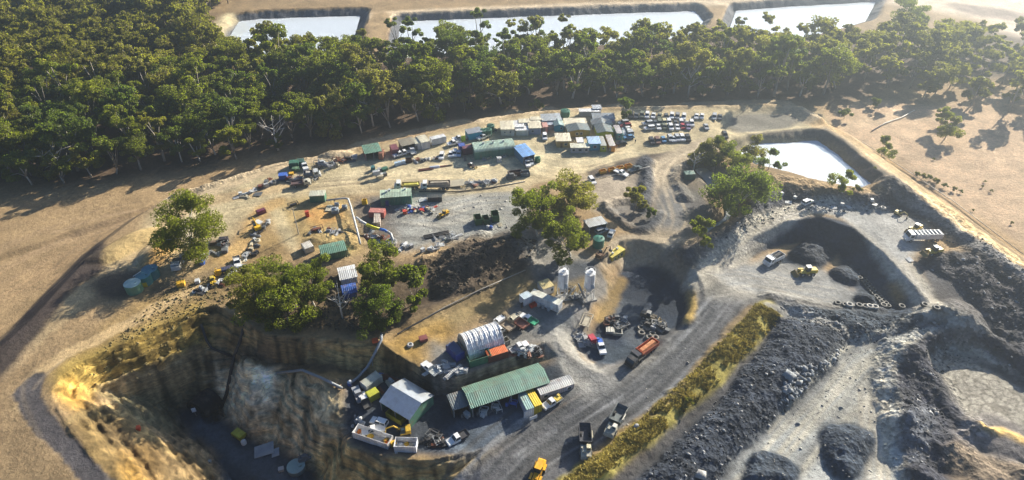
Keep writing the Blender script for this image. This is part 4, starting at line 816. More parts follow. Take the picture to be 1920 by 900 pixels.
def haul_truck(px, py, d, label, tub=(.08, .085, .09), c=(.62, .58, .45), s=1.0):
    t = thing("mine_dump_truck", label, "dump truck", V(px, py, 1.2), head(px, py, *d)); t.scale = (s, s, s)
    b = MB(); b.prof([(1.2, .7), (1.2, 1.75), (2.4, 1.8), (4.3, 1.5), (4.7, 1.0), (4.7, .6)], -1.25, 1.25); b.box(2.9, -.4, 1.8, 1.0, .8, .25); b.box(4.0, .5, 1.55, .7, .9, .2); b.box(1.9, -.95, 1.76, .9, .4, .35); b.build("engine_body", mat((.36, .35, .29), .6, 0, .4, 2), t)
    k = MB(); k.loft(body_taper(1.5, 2.9, .55, 1.78, 1.6, 2.7, .5, 2.65)); o = k.build("cab", mat(c, .45), t); o.location = (0, .62, 0)
    g = MB(); g.box(2.86, .62, 1.95, .06, .8, .5, 0, -.22); g.build("windscreen", glass(), t)
    r = MB(); n_ = MB(); outer = [(-4.9, 2.2), (-4.2, 1.3), (-3.0, 1.0), (.4, 1.15), (.95, 2.75)]
    for sy in (-1.5, 1.38): r.prof(outer + [(.7, 2.75), (-3, 2.55)], sy, sy + .12)
    r.prof([(-4.9, 2.2), (-4.2, 1.3), (-3.0, 1.0), (.4, 1.15), (.95, 2.75), (.82, 2.75), (.3, 1.28), (-3, 1.13), (-4.15, 1.42), (-4.85, 2.25)], -1.38, 1.38)
    for sy in (-1.56, 1.5):
        for q in range(4): r.box(-3.4 + q * 1.15, sy + .03, 1.15, .14, .06, 1.35)
    r.build("dump_tub", mat(tub, .6, .2, .3), t); n_.box(-1.3, 1.62, 2.35, 2.1, .2, .28); n_.build("tub_rail", mat(c, .5), t)
    ch = MB(); ch.box(-.6, 0, .6, 6.4, 1.1, .42); ch.build("chassis", mat(BLACK), t); wheels(t, [(3.0, 1.15), (3.0, -1.15), (-2.2, 1.15), (-2.2, -1.15)], .85, .65); return t
def excavator(px, py, d, label, c=YEL, s=1.0):
    t = thing("excavator", label, "excavator", V(px, py, 1.0), head(px, py, *d)); t.scale = (s, s, s); m = mat(c, .5, 0, .3)
    tr = MB()
    for sy in (-1, 1): tr.prof([(-1.6, .15), (-1.75, .45), (-1.5, .75), (1.5, .75), (1.75, .45), (1.6, .15)], sy * 1.0 - .25, sy * 1.0 + .25)
    tr.build("tracks", mat(TYRE, .9), t); b = MB(); b.box(-.5, 0, .8, 2.6, 2.1, .5); b.box(-1.2, 0, 1.3, 1.2, 2.0, .7); b.build("body", m, t)
    k = MB(); k.loft(body_taper(-.4, .8, .45, 1.3, -.3, .5, .4, 2.5)); o = k.build("cab", glass(), t); o.location = (0, .55, 0)
    a = MB(); a.tube([(.6, -.3, 1.4), (2.2, -.3, 3.1), (4.0, -.3, 2.6)], [.22, .2, .15], 6); a.tube([(4.0, -.3, 2.7), (4.3, -.3, 1.0)], .14, 6); a.build("boom", m, t)
    u = MB(); u.prof([(4.1, .3), (4.1, 1.0), (4.5, 1.1), (4.9, .5), (4.6, .15)], -.8, .2); u.build("bucket", mat(DGREY), t); return t
def container(px, py, d, L, c, label, roofc=None, H=2.6, W=2.44, group=None, name="shipping_container", open_top=False, cat="container", door=True, inside=None):
    z = P(px, py); t = thing(name, label, cat, z, head(px, py, *d), group)      # px,py: middle of the near long base edge
    b = MB()
    if open_top:
        b.box(0, W / 2, 0, L, W, .15)
        for y in (.04, W - .04): b.box(0, y, .151, L, .08, H - .15)
        for x in (-L / 2 + .04, L / 2 - .04): b.box(x, W / 2, .151, .08, W - .165, H - .152)
        for k in range(int(L / 1.2) + 1): b.box(-L / 2 + .1 + k * (L - .2) / int(L / 1.2), -.03, .1, .1, .06, H - .15)
    else: b.box(0, W / 2, .12, L, W, H - .12)
    for x in (-1, 1):
        for y in (0, 1): b.box(x * (L / 2 - .07), y * W + (.065 if not y else -.065), 0, .2, .2, H + .012)
    b.build("body", mat(c, .5, .1, .2, .7, ('X', .28)), t)
    if not open_top: r = MB(); r.box(0, W / 2, H + .001, L - .1, W - .1, .05); r.build("roof", mat(roofc or c, .5, 0, .25, .7, ('X', .4)), t)
    if door: dd = MB(); dd.box(L / 2 + .03, W * .27, .2, .05, W * .44, H - .35); dd.box(L / 2 + .03, W * .73, .2, .05, W * .44, H - .35); dd.build("door", mat(tuple(v * .9 for v in c), .5), t)
    return t
def building(name, label, pa, pb, depth, h, roof, wc, rc, rh=.5, oh=.25, windows=(), door=None, openf=False, group=None, cat="hut", doorc=DGREY, ax='X', posts=0, vents=(), dz=0, side_w=0):
    a, b = P(*pa), P(*pb); t_ = b - a; L = math.hypot(t_.x, t_.y); yaw = math.atan2(t_.y, t_.x); mid = (a + b) / 2
    t = thing(name, label, cat, (mid.x, mid.y, min(a.z, b.z) + dz), yaw, group); w_ = MB(); x0, x1 = -L / 2, L / 2; top = {"flat": h, "skil": h, "gable": h, "gabley": h, "arch": h}[roof]
    back = h + (rh if roof == "skil" else 0)
    if openf:
        w_.box(0, depth - .06, -.4, L, .12, back + .4)
        for x in (x0 + .06, x1 - .06): w_.prof([(0, -.4), (depth - .13, -.4), (depth - .13, back), (0, h)], -.06, .06); 
        # side walls are built along y
        n = len(w_.v); q = w_.v[8:]; w_.v = w_.v[:8] + [(x0 + .06 + yy if i < 8 else x1 - .06 + yy, xx, zz) for i, (xx, yy, zz) in enumerate(q)]
    else: w_.loft([[(x0, 0, -.4), (x1, 0, -.4), (x1, depth, -.4), (x0, depth, -.4)], [(x0, 0, h), (x1, 0, h), (x1, depth, back), (x0, depth, back)]])
    if roof == "gable":                # ridge along x
        w_.add([(x0, 0, h), (x0, depth, h), (x0, depth / 2, h + rh - .03)], [[0, 1, 2]]); w_.add([(x1, 0, h), (x1, depth, h), (x1, depth / 2, h + rh - .03)], [[0, 2, 1]])
    if roof == "gabley": w_.add([(x0, 0, h), (x1, 0, h), (0, 0, h + rh - .03)], [[0, 1, 2]]); w_.add([(x0, depth, h), (x1, depth, h), (0, depth, h + rh - .03)], [[0, 2, 1]])
    w_.build("walls", corrug(wc, 'X', .6, 0), t)
    r = MB(); th = .1
    if roof == "flat": r.box(0, depth / 2, h + .002, L + 2 * oh, depth + 2 * oh, .16)
    elif roof == "skil":
        k = (back - h) / depth; r.loft([[(x0 - oh, -oh, h - oh * k + .01), (x1 + oh, -oh, h - oh * k + .01), (x1 + oh, -oh, h - oh * k + .11), (x0 - oh, -oh, h - oh * k + .11)], [(x0 - oh, depth + oh, back + oh * k + .01), (x1 + oh, depth + oh, back + oh * k + .01), (x1 + oh, depth + oh, back + oh * k + .11), (x0 - oh, depth + oh, back + oh * k + .11)]])
    elif roof == "gable":
        k = rh / (depth / 2); pr = [(-oh, h - oh * k), (depth / 2, h + rh), (depth + oh, h - oh * k), (depth + oh, h - oh * k + th), (depth / 2, h + rh + th), (-oh, h - oh * k + th)]
        r.loft([[(x0 - oh, y, z + .01) for y, z in pr], [(x1 + oh, y, z + .01) for y, z in pr]])
    elif roof == "gabley":
        k = rh / (L / 2); pr = [(x0 - oh, h - oh * k), (0, h + rh), (x1 + oh, h - oh * k), (x1 + oh, h - oh * k + th), (0, h + rh + th), (x0 - oh, h - oh * k + th)]
        r.loft([[(x, -oh, z + .01) for x, z in pr], [(x, depth + oh, z + .01) for x, z in pr]])
    elif roof == "arch":
        ys = [depth * (.5 - .5 * math.cos(math.pi * i / 10)) for i in range(11)]; pr = [(y * (1 + 2 * oh / depth) - oh, h + rh * math.sin(math.pi * i / 10)) for i, y in enumerate(ys)]
        r.loft([[(x0 - oh, y, z + .01) for y, z in pr] + [(x0 - oh, y, z - .08) for y, z in pr[::-1]], [(x1 + oh, y, z + .01) for y, z in pr] + [(x1 + oh, y, z - .08) for y, z in pr[::-1]]])
        for x in (x0 + .05, x1 - .05): w2 = [(x, y, z - .05) for y, z in pr[1:-1]]; e = MB(); e.add(w2, [list(range(len(w2)))]); e.build("end_wall", corrug(wc, 'X', .6, 0), t)
    ro = r.build("roof", corrug(rc, ax), t)
    for vx, vy, sz in vents:
        vv = MB(); zt = h + (rh * (1 - abs(vy - .5) * 2) if roof in ("gable", "arch") else rh * vy if roof == "skil" else 0) + .12; vv.box(x0 + L * vx, depth * vy, zt - .2, sz, sz, .9 * sz + .2); vv.box(x0 + L * vx, depth * vy, zt + .9 * sz, sz * 1.15, sz * 1.15, .1); vv.build("roof_vent", mat((.5, .53, .55), .5), ro)
    for (fx, ww, wh, wz) in windows:
        f = MB(); f.box(x0 + L * fx, -.02, wz - .07, ww + .14, .05, wh + .14); fr = f.build("window", mat(WHITE, .5), t); g = MB(); g.box(x0 + L * fx, -.05, wz, ww, .02, wh); g.build("pane", glass(), fr)
    if door: dd = MB(); dd.box(x0 + L * door[0], -.03, 0, door[1], .06, door[2]); dd.build("door", mat(doorc, .6), t)
    for k in range(posts): p_ = MB(); p_.box(x0 + .1 + (L - .2) * k / (posts - 1), -.02, -.4, .16, .16, h + .35); p_.build("post", mat(STEEL), t)
    return t
def tank(px, py, r, h, c, label, lid=None, group=None, cone=.35, name="water_tank"):
    t = thing(name, label, "tank", P(px, py), 0, group); b = MB(); b.cyl(0, 0, -.4, r, h + .4, 28)
    for k in range(1, 4): b.torus(0, 0, h * k / 4, r, .035, 28, 5)
    b.build("shell", mat(c, .45, 0, .15), t, False); l = MB(); l.cyl(0, 0, h + .002, r * 1.02, cone, 28, r * .15); l.cyl(r * .5, 0, h + .1, .3, .35, 10); l.build("lid", mat(lid or c, .45, 0, .15), t)
    for k in range(6): pass
    return t
def poly_pipe(name, label, cat, pts, r, c, n=10, supports=0, group=None, rough=.5):
    ps = [P(px, py) + Vector((0, 0, z)) for px, py, z in pts]; o = ps[0]; t = thing(name, label, cat, o, 0, group); b = MB(); b.tube([p - o for p in ps], r, n); b.build("pipe", mat(c, rough), t, True)
    L = sum((ps[i + 1] - ps[i]).length for i in range(len(ps) - 1)); 
    for k in range(supports):
        s_ = L * (k + .5) / supports
        for i in range(len(ps) - 1):
            l = (ps[i + 1] - ps[i]).length
            if s_ <= l: break
            s_ -= l
        p = ps[i].lerp(ps[i + 1], min(1, s_ / l)) - o; g = hf(p.x + o.x, p.y + o.y) - o.z
        if p.z - g > .8: q = MB(); q.tube([(p.x, p.y, g - .3), (p.x, p.y, p.z - r * .5)], .1, 6); q.box(p.x, p.y, p.z - r - .1, .5, .5, .12); q.build("support", mat(STEEL), t)
    return t
# ---- loose pieces of plant and scrap, each an object of its own
CNAME = {"white": (.5, .52, .53), "cream": (.5, .45, .33), "grey": GREY, "dark": DGREY, "black": BLACK, "yellow": YEL, "red": RED, "blue": BLUE, "green": GRN, "rusty": RUST, "steel": STEEL, "teal": TEAL, "orange": ORANGE}
def piece(kind, rs):
    b = MB()
    if kind == "crate":
        x, y, z = rs.uniform(.8, 1.6), rs.uniform(.8, 1.3), rs.uniform(.6, 1.3); b.box(0, 0, .12, x, y, z); b.box(0, 0, z + .121, x * 1.06, y * 1.06, .08)
        for k in (-1, 1): b.box(k * x * .35, 0, 0, .12, y, .119)
        for k in (-1, 0, 1): b.box(k * x * .4, -y / 2 - .03, .13, .1, .05, z - .05)
    elif kind == "drum": b.cyl(0, 0, 0, .32, .95, 14); [b.torus(0, 0, q, .32, .03, 14, 5) for q in (.03, .33, .63, .93)]; b.cyl(.15, .1, .95, .05, .04, 6)
    elif kind == "beam":
        L = rs.uniform(3, 6)
        for k in range(3): y = (k - 1) * .5; b.box(0, y, .1, L, .05, .3); b.box(0, y, .05, L, .26, .05); b.box(0, y, .4, L, .26, .05)
    elif kind == "frame":
        x, y, z = rs.uniform(1.5, 3), rs.uniform(.9, 1.5), rs.uniform(.8, 1.5)
        for a_ in (-1, 1):
            for c_ in (-1, 1): b.box(a_ * x / 2, c_ * y / 2, 0, .12, .12, z)
            b.box(a_ * x / 2, 0, z, .14, y + .12, .12); b.box(0, a_ * y / 2, z + .001, x - .16, .12, .115)
        b.box(0, 0, .3, x * .7, y * .6, z * .45)
    elif kind == "engine":
        b.box(0, 0, .15, 1.8, .9, .7); b.box(.2, 0, .85, .9, .6, .35); b.cyl(.95, -.2, .5, .3, .35, 10, None, 'x'); b.cyl(-.5, .1, .85, .12, .9, 8); b.box(-.2, -.55, .1, 1.2, .25, .4); b.tube([(-.8, .5, .4), (.3, .7, .9), (.9, .4, .5)], .08, 5)
    elif kind == "pipes":
        L = rs.uniform(2.5, 4.5)
        for k, (y, z) in enumerate(((-.35, .17), (0, .17), (.35, .17), (-.17, .47), (.17, .47))): b.cyl(-L / 2 + rs.uniform(-.2, .2), y, z, .16, L, 8, None, 'x')
    elif kind == "sheet":
        x, y = rs.uniform(1.2, 2.4), rs.uniform(1, 1.8); b.add([(-x / 2, -y / 2, .1), (x / 2, -y / 2, .3), (x / 2, y / 2, .45), (-x / 2, y / 2, .15), (-x / 2, -y / 2, .15), (x / 2, -y / 2, .36), (x / 2, y / 2, .5), (-x / 2, y / 2, .2)], [[3, 2, 1, 0], [4, 5, 6, 7], [0, 1, 5, 4], [1, 2, 6, 5], [2, 3, 7, 6], [3, 0, 4, 7]])
    elif kind == "bag": b.cyl(0, 0, 0, .48, .7, 9, .56); b.cyl(0, 0, .7, .56, .25, 9, .3); [b.tube([(.3 * s_, 0, .9), (.2 * s_, 0, 1.25)], .03, 4) for s_ in (-1, 1)]
    elif kind == "cube": b.box(0, 0, .14, 1.1, 1.0, 1.0); [b.box(sx * .5, sy * .45, 0, .1, .1, 1.2) for sx in (-1, 1) for sy in (-1, 1)]; b.cyl(0, 0, 1.14, .14, .07, 8); b.box(0, 0, .05, 1.2, 1.1, .085)
    elif kind == "tyre": b.torus(0, 0, .28, .62, .3, 16, 8)
    elif kind == "rock": b.loft([[(.9 * math.cos(t) * rs.uniform(.8, 1.1), .7 * math.sin(t) * rs.uniform(.8, 1.1), -.2) for t in np.linspace(0, 6.28, 8)[:-1]], [(.75 * math.cos(t) * rs.uniform(.7, 1.1), .6 * math.sin(t) * rs.uniform(.7, 1.1), .45) for t in np.linspace(0, 6.28, 8)[:-1]], [(.3 * math.cos(t), .3 * math.sin(t), .8) for t in np.linspace(0, 6.28, 8)[:-1]]])
    return b
NAMES = {"crate": ("crate", "lidded crate", "crate"), "drum": ("steel_drum", "ribbed drum", "drum"), "beam": ("steel_beam", "bundle of steel beams", "beams"), "frame": ("steel_skid", "open steel skid", "skid"), "engine": ("scrap_engine", "old engine block", "engine"), "pipes": ("pipe_bundle", "bundle of pipes", "pipes"),
         "sheet": ("scrap_sheet", "bent scrap sheet", "sheet"), "bag": ("bulk_bag", "bulk bag", "bag"), "cube": ("liquid_tote", "caged liquid tote", "tote"), "tyre": ("tyre", "worn earthmover tyre", "tyre"), "rock": ("boulder", "broken boulder", "boulder")}
PM = {}
def item(kind, px, py, yaw, c, label=None, group=None, s=1.0, where="", seed=None, lift=0):
    rs = random.Random(seed if seed is not None else hash((kind, round(px) % 4)) & 3); k = (kind, seed if seed is not None else int(px) % 4, c)
    if k not in PM: PM[k] = piece(kind, random.Random(k[1])).mesh(NAMES[kind][0], mat(CNAME[c] if isinstance(c, str) else c, .6, 0, .3), kind == "tyre")
    o = bpy.data.objects.new(NAMES[kind][0], PM[k]); COL.objects.link(o); p = P(px, py); o.location = (p.x, p.y, p.z - .03 + lift); o.rotation_euler = (0, 0, yaw); o.scale = (s, s, s)
    tag(o, label or f"{c} {NAMES[kind][1]} {where}", NAMES[kind][2], group); return o
def jumble(where, line, n, seed, kinds, cols, spread=5, s=1.0):
    rs = random.Random(seed)
    for k in range(n):
        t = (k + rs.random()) / n * (len(line) - 1); i = min(int(t), len(line) - 2); f = t - i; px = line[i][0] * (1 - f) + line[i + 1][0] * f + rs.gauss(0, spread); py = line[i][1] * (1 - f) + line[i + 1][1] * f + rs.gauss(0, spread * .45)
        kd, c = rs.choice(kinds), rs.choice(cols); item(kd, px, py, rs.uniform(0, 3.14), c, None, f"{c} {NAMES[kd][1]}s {where}", s * rs.uniform(.85, 1.2), where, k % 4)
# ---------------------------------------------------------------- the buildings
def zz(ox, oy, s=7.5): return lambda X_, Y_: (ox + X_ / s, oy + Y_ / s)
q5, q7, q6, q1, q2, q3, q4, qs, qd = zz(920, 190), zz(820, 230), zz(640, 240), zz(540, 340), zz(740, 330), zz(820, 580), zz(840, 700), zz(960, 480), zz(1040, 560)
q8, qp, qc, qj, qt = zz(480, 280), zz(640, 680), zz(640, 760), zz(300, 380), zz(240, 480)
SLATE_R, PGREEN, CYAN, LIME = (.12, .155, .165), (.34, .46, .38), (.02, .32, .46), (.36, .5, .03)
B = building
W3 = ((.2, .9, .8, 1.0), (.5, .9, .8, 1.0), (.8, .9, .8, 1.0))
B("site_hut", "cream roofed white hut at the left end of the hut cluster", q5(145, 482), q5(325, 480), 6.4, 2.5, "flat", (.62, .6, .55), CREAM, windows=((.3, .6, .5, 1.2), (.75, .6, .5, 1.2)), ax='X')
B("site_hut", "low white container hut with two ribbed doors beside the cream roofed hut", q5(355, 482), q5(530, 480), 3, 2.1, "flat", (.66, .66, .64), WHITE, door=(-.25, 1.2, 1.8), doorc=(.6, .6, .6))
B("site_hut", "bright white flat hut wedged behind the low container hut", q5(330, 448), q5(465, 444), 5, 2.4, "flat", WHITE, WHITE)
B("site_hut", "small white hut at the back of the left-hand hut group", q5(400, 392), q5(538, 388), 2.8, 2.6, "flat", WHITE, CREAM)
B("site_hut", "tall cream roofed white hut with shadow painted on its front wall", q5(540, 468), q5(705, 465), 7.2, 2.6, "flat", (.30, .34, .46), CREAM, windows=((.3, .8, .7, 1.1),))  # blue-grey wall colour is painted shadow on a white hut
B("site_hut", "cream roofed hut tucked behind the tall one with the shadow-coloured front", q5(565, 352), q5(728, 348), 2.2, 2.6, "flat", WHITE, CREAM)
B("site_hut", "low light grey lean-to hut in front of the grey stepped hut", q5(735, 400), q5(895, 398), 1.9, 2.1, "skil", (.3, .33, .4), (.5, .55, .6), .3)
B("site_hut", "grey stepped hut below the dark green tank", q5(732, 364), q5(990, 352), 4.4, 2.7, "skil", (.35, .38, .42), (.40, .44, .47), .4)
B("site_hut", "tiny salmon pink hut with an open doorway", q5(735, 445), q5(803, 442), 3.6, 2.3, "flat", (.55, .25, .2), (.6, .33, .28), oh=.1, door=(.2, .9, 1.9))
B("site_hut", "turquoise hut with a grey-green roof and white ridge strip", q5(897, 428), q5(1022, 422), 4.6, 2.4, "gabley", CYAN, (.22, .32, .32), .5, windows=((.75, .7, .8, .9),))
B("site_hut", "long hut under the broad cream roof in mid cluster", q5(1050, 432), q5(1352, 426), 6.2, 2.1, "skil", (.5, .52, .5), CREAM, .2)
B("site_hut", "dark slate roofed hut with a brown-yellow verandah", q5(1090, 512), q5(1390, 490), 5, 2.5, "gabley", (.38, .27, .06), SLATE_R, .6, windows=((.4, .9, .9, .9), (.6, .9, .9, .9)))
B("site_hut", "ochre hut on short stumps with a cream roof", q5(925, 650), q5(1122, 650), 5.6, 2.6, "flat", (.56, .38, .13), CREAM, windows=((.65, .8, .7, 1.0),), door=(.35, .8, 1.9), doorc=(.2, .1, .04))
B("site_office", "low grey office with a cream stripe on its roof and three windows", q5(1128, 728), q5(1380, 726), 2.9, 2.1, "flat", (.42, .45, .5), (.62, .62, .5), windows=((.15, .9, .8, .8), (.5, 1.2, .8, .8), (.85, .9, .8, .8)))
B("site_hut", "cyan walled hut with a pale blue roof", q5(1385, 694), q5(1538, 688), 4.6, 2.7, "skil", CYAN, (.36, .53, .76), .2, windows=((.5, 1.1, .9, 1.0),))
B("site_hut", "white annexe against the pale blue roofed hut", q5(1218, 660), q5(1300, 655), 3.2, 2.3, "flat", WHITE, WHITE)
B("site_hut", "narrow lime yellow hut with a grey roof", q5(1542, 712), q5(1622, 710), 6.8, 2.4, "flat", (.48, .5, .03), (.36, .37, .34), oh=.1, windows=((.5, .6, .6, 1.1),))
B("site_hut", "narrow orange hut at the near corner of the cluster", q5(1665, 716), q5(1745, 713), 8, 2.4, "flat", (.62, .27, .03), (.45, .43, .42), oh=.1, door=(.1, .8, 1.9))
B("site_hut", "hut with a lime green gable under a dark slate roof", q5(1500, 520), q5(1722, 512), 6, 2.3, "gabley", LIME, SLATE_R, .5)
B("site_hut", "slate roofed hut in the second row behind the lime green gable", q5(1425, 396), q5(1700, 392), 3.8, 2.1, "gabley", (.3, .33, .36), (.16, .19, .21), .6)
B("site_hut", "rearmost slate grey hut of the right-hand group", q5(1440, 326), q5(1740, 320), 4, 2.2, "skil", (.2, .24, .3), (.2, .24, .28), .3)
B("site_hut", "teal fronted hut with a grey roof beside the column of parked cars", q5(1765, 550), q5(1840, 546), 6, 2.8, "flat", (.02, .25, .30), (.42, .40, .42), oh=.12, windows=((.5, .6, .6, 1.2),))
B("site_hut", "long low white roofed shelter at the back of the huts", q5(1248, 214), q5(1530, 210), 2.2, 2.0, "flat", (.4, .4, .36), WHITE)
B("site_hut", "small grey box hut behind the long white shelter", q5(1435, 186), q5(1550, 185), 3, 2.4, "flat", (.35, .38, .42), (.42, .45, .5))
tank(*q5(1046, 206), 1.8, 2.3, GRN, "dark green water tank behind the grey stepped hut")
B("workshop_shed", "long round-shouldered pale green workshop shed with skylight strips", q7(530, 525), q7(1095, 462), 6.2, 3.0, "arch", (.10, .24, .17), PGREEN, 1.2, oh=.1, door=(-.24, .9, 2.1), vents=((.25, .5, .5), (.5, .5, .5), (.75, .5, .5)), cat="shed")
container(*q7(440, 452), (80, -14), 3.6, (.16, .06, .09), "maroon container at the left end of the round-shouldered shed")
container(*q7(358, 425), (60, -8), 2.2, (.05, .10, .38), "short dark blue container next to the maroon one", door=False)
B("carport_shed", "open fronted lean-to shed with a bright blue roof", q7(1207, 590), q7(1365, 552), 7.2, 3.0, "skil", (.10, .26, .38), (.20, .40, .74), .4, openf=True, posts=3, cat="shed")
B("site_hut", "small hut with a cyan side and lime green front panels", q7(440, 250), q7(640, 212), 3.6, 2.5, "flat", (.02, .36, .55), (.33, .36, .40), oh=.15, door=(-.36, 1.6, 2.3), doorc=(.42, .6, .03))
for k, (X_, Y_, lb) in enumerate(((640, 190, "leftmost dark green tank behind the cyan and lime hut"), (712, 180, "dark green tank nearest the first white hut"), (752, 120, "dark green tank at the back of the tank trio"))): tank(*q7(X_, Y_), 1.4, 2.5, (.03, .11, .075), lb)
container(*q6(1380, 228), (175, -43), 5.4, (.66, .68, .70), "white container alone on the north edge by the parked utes", H=2.4)
B("open_shed", "open scrap shed with a dull brown roof", q6(862, 345), q6(1045, 302), 4.2, 2.5, "skil", (.3, .26, .2), (.32, .29, .22), .3, openf=True, posts=3, cat="shed")
container(*q6(800, 345), (-40, -80), 4.2, (.20, .07, .09), "dull red container at the left end of the brown roofed shed", H=2.4)
B("site_store", "white store box joined to the brown roofed shed", q6(1050, 318), q6(1128, 300), 4.4, 2.5, "flat", (.6, .62, .62), (.62, .6, .46), oh=.05, door=(.1, .9, 1.9))
B("site_store", "larger white store box at the right end of the brown roofed shed", q6(1132, 312), q6(1252, 282), 5.2, 2.8, "flat", (.56, .58, .6), (.72, .68, .52), oh=.05)
B("open_shed", "open shed with a green roof and faded red side wall", q6(350, 462), q6(572, 420), 5.6, 2.7, "skil", (.36, .10, .09), (.17, .31, .23), .2, openf=True, posts=3, cat="shed")
container(*q6(600, 420), (10, -30), 3.2, (.30, .14, .10), "narrow rusty container at the right end of the green roofed shed", W=1.4)
B("switch_building", "dark green block with a pale green roof and roof vents beside the rubbish", q1(1312, 347), q1(1745, 322), 4.4, 3.1, "gable", (.06, .19, .13), (.44, .55, .42), .35, oh=.1, vents=((.2, .55, .55), (.3, .75, .6), (.8, .75, .6)), cat="building", door=(.2, 1.0, 2.1), doorc=(.03, .05, .2))
B("pump_house", "small dark green box house with a white ribbed roof", q1(315, 302), q1(527, 292), 2.9, 2.4, "flat", (.07, .19, .13), (.66, .66, .52), oh=.1, cat="building")
container(*q1(1250, 517), (210, 8), 4.6, (.42, .13, .11), "faded red container behind the pale upright one", roofc=(.5, .2, .17), H=2.0)
B("shipping_container", "pale pinkish container standing end-on before the red one", q1(1212, 655), q1(1302, 650), 6, 1.8, "flat", (.5, .42, .38), (.55, .48, .40), oh=.02, cat="container", door=(0, 1.2, 1.6))
B("green_shed", "small green shed among trees by a white trailer", (606, 491), (651, 481), 4.4, 2.4, "gable", (.05, .15, .10), (.16, .30, .22), .5, cat="shed", door=(.15, 1.6, 2.0), doorc=BLACK)
container(582, 474, (14, -5), 2.6, (.62, .6, .54), "white trailer box beside the small green tree-side shed", H=1.8, W=3.2, name="trailer_box", cat="trailer")
B("tarpaulin_shelter", "white tarpaulin shelter half hidden by trees", (641, 536), (671, 530), 5, 2.2, "gable", (.6, .62, .64), WHITE, .7, cat="shelter")
B("tarpaulin_shelter", "blue tarpaulin shelter below the white one", (646, 562), (670, 557), 3.6, 1.8, "gable", (.03, .08, .3), (.05, .13, .45), .6, cat="shelter")
# tent, long shed, gable shed and their neighbours
aT, bT, cT = P(880, 678), P(946, 655), P(846, 641); dT = math.hypot(*(cT - aT)[:2])
B("fabric_dome_shelter", "white ribbed fabric dome shelter in the silo yard", (880, 678), (946, 655), min(dT, 7.0), .6, "arch", (.45, .42, .34), (.78, .80, .82), 4.6, oh=.02, cat="shelter")
dome = [o for o in COL.objects if o.get("label", "").startswith("white ribbed fabric dome")][0]
Ld = math.hypot(*(bT - aT)[:2]); dp = min(dT, 7.0)
for k in range(8):
    rb = MB(); x = -Ld / 2 + Ld * k / 7; rb.tube([(x, dp * (.5 - .51 * math.cos(math.pi * i / 12)), .6 + 4.68 * math.sin(math.pi * i / 12)) for i in range(13)], .06, 5); rb.build("rib", mat((.66, .68, .7), .6), dome, True)
container(*q3(612, 782), (240, -75), 5.4, (.04, .17, .11), "green open container with timber in front of the dome shelter", open_top=True, H=2.2)
oc = container(*q3(862, 722), (240, -75), 5.0, (.12, .03, .03), "dark container covered by an orange tarpaulin by the dome shelter", H=2.1, roofc=(.6, .13, .03))
container(*q3(200, 675), (120, 125), 4.4, (.03, .06, .30), "deep blue box body parked at the open end of the dome shelter", H=2.3, W=2.3, roofc=(.06, .09, .2), name="box_body")
container(*q3(975, 510), (90, -40), 2.0, (.28, .29, .27), "small grey skip at the right end of the dome shelter", H=1.4, W=1.6, name="skip_bin", open_top=True)
B("workshop_shed", "long green gabled workshop with an open dark front bay", (886, 782), (1028, 730), 6.0, 3.4, "gable", (.05, .17, .14), (.17, .29, .235), 1.1, oh=.3, openf=True, posts=5, cat="shed")
B("post_awning", "dark slate awning on posts at the left end of the long green workshop", (851, 783), (882, 773), 4.4, 2.5, "skil", (.05, .06, .07), (.17, .20, .21), .3, oh=.1, openf=True, posts=2, cat="awning")
B("site_office", "long grey portable office with two dark windows by the haul road", (1013, 753), (1076, 728), 2.8, 2.3, "gable", (.44, .41, .44), (.34, .35, .36), .25, oh=.12, windows=((.16, .9, .8, .9), (.86, .9, .8, .9)))
B("shipping_container", "white container with a pale green roof beside the yellow one", (986.5, 783), (1001, 778), 5.0, 2.5, "flat", (.62, .64, .68), (.25, .38, .36), oh=.01, cat="container", door=(0, 1.2, 2.2), doorc=(.55, .57, .6))
B("shipping_container", "bright yellow container between the white one and the grey office", (1002, 777), (1016, 771), 5.4, 2.5, "flat", (.50, .38, .02), (.70, .50, .04), oh=.01, cat="container", door=(0, 1.3, 2.2), doorc=(.42, .32, .02))
B("gable_shed", "white roofed gable shed beside the yellow tank in the lower yard", (716, 770), (770, 803), 8.0, 3.2, "gable", (.10, .24, .17), (.46, .49, .53), 1.5, oh=.2, openf=True, posts=3, cat="shed")
gs = [o for o in COL.objects if o.get("label", "").startswith("white roofed gable shed")][0]
for o in gs.children:
    if o.name.startswith("roof"): o.data.materials[0] = mat((.60, .64, .68), .42, .85, .1)
container(657 + 38, 832.5, (75, 26), 8.6, (.70, .71, .72), "long white open container full of junk at the yard's outer edge", H=2.0, open_top=True, door=False)
container(760.5, 848.5, (43, 1), 4.7, (.68, .70, .74), "short white open container at the right end of the long junk-filled one", H=2.0, open_top=True, door=False)
jumble("piled inside the white containers on the yard edge", [(668, 812), (700, 822), (728, 834), (760, 838), (775, 838)], 16, 5, ["crate", "sheet", "engine", "pipes"], ["cream", "yellow", "white", "orange", "dark"], 3, .8)
container(738, 790, (33, 20), 4.4, (.42, .36, .03), "olive yellow open hopper under the eave of the gable shed", H=1.6, W=2.0, open_top=True, name="open_hopper", cat="hopper", door=False)
container(704, 751, (14, -8), 2.6, (.48, .50, .05), "lime yellow box behind the gable shed", H=2.0, W=2.0)
container(704, 727, (150, -110), 4.6, (.62, .64, .62), "white box with a junk-strewn roof behind the gable shed", H=2.2, roofc=(.45, .48, .42))
jumble("heaped behind the white roofed gable shed", [(690, 715), (715, 705), (735, 712), (720, 735)], 10, 7, ["sheet", "crate", "pipes", "engine"], ["blue", "white", "cream", "rusty"], 4, .9)
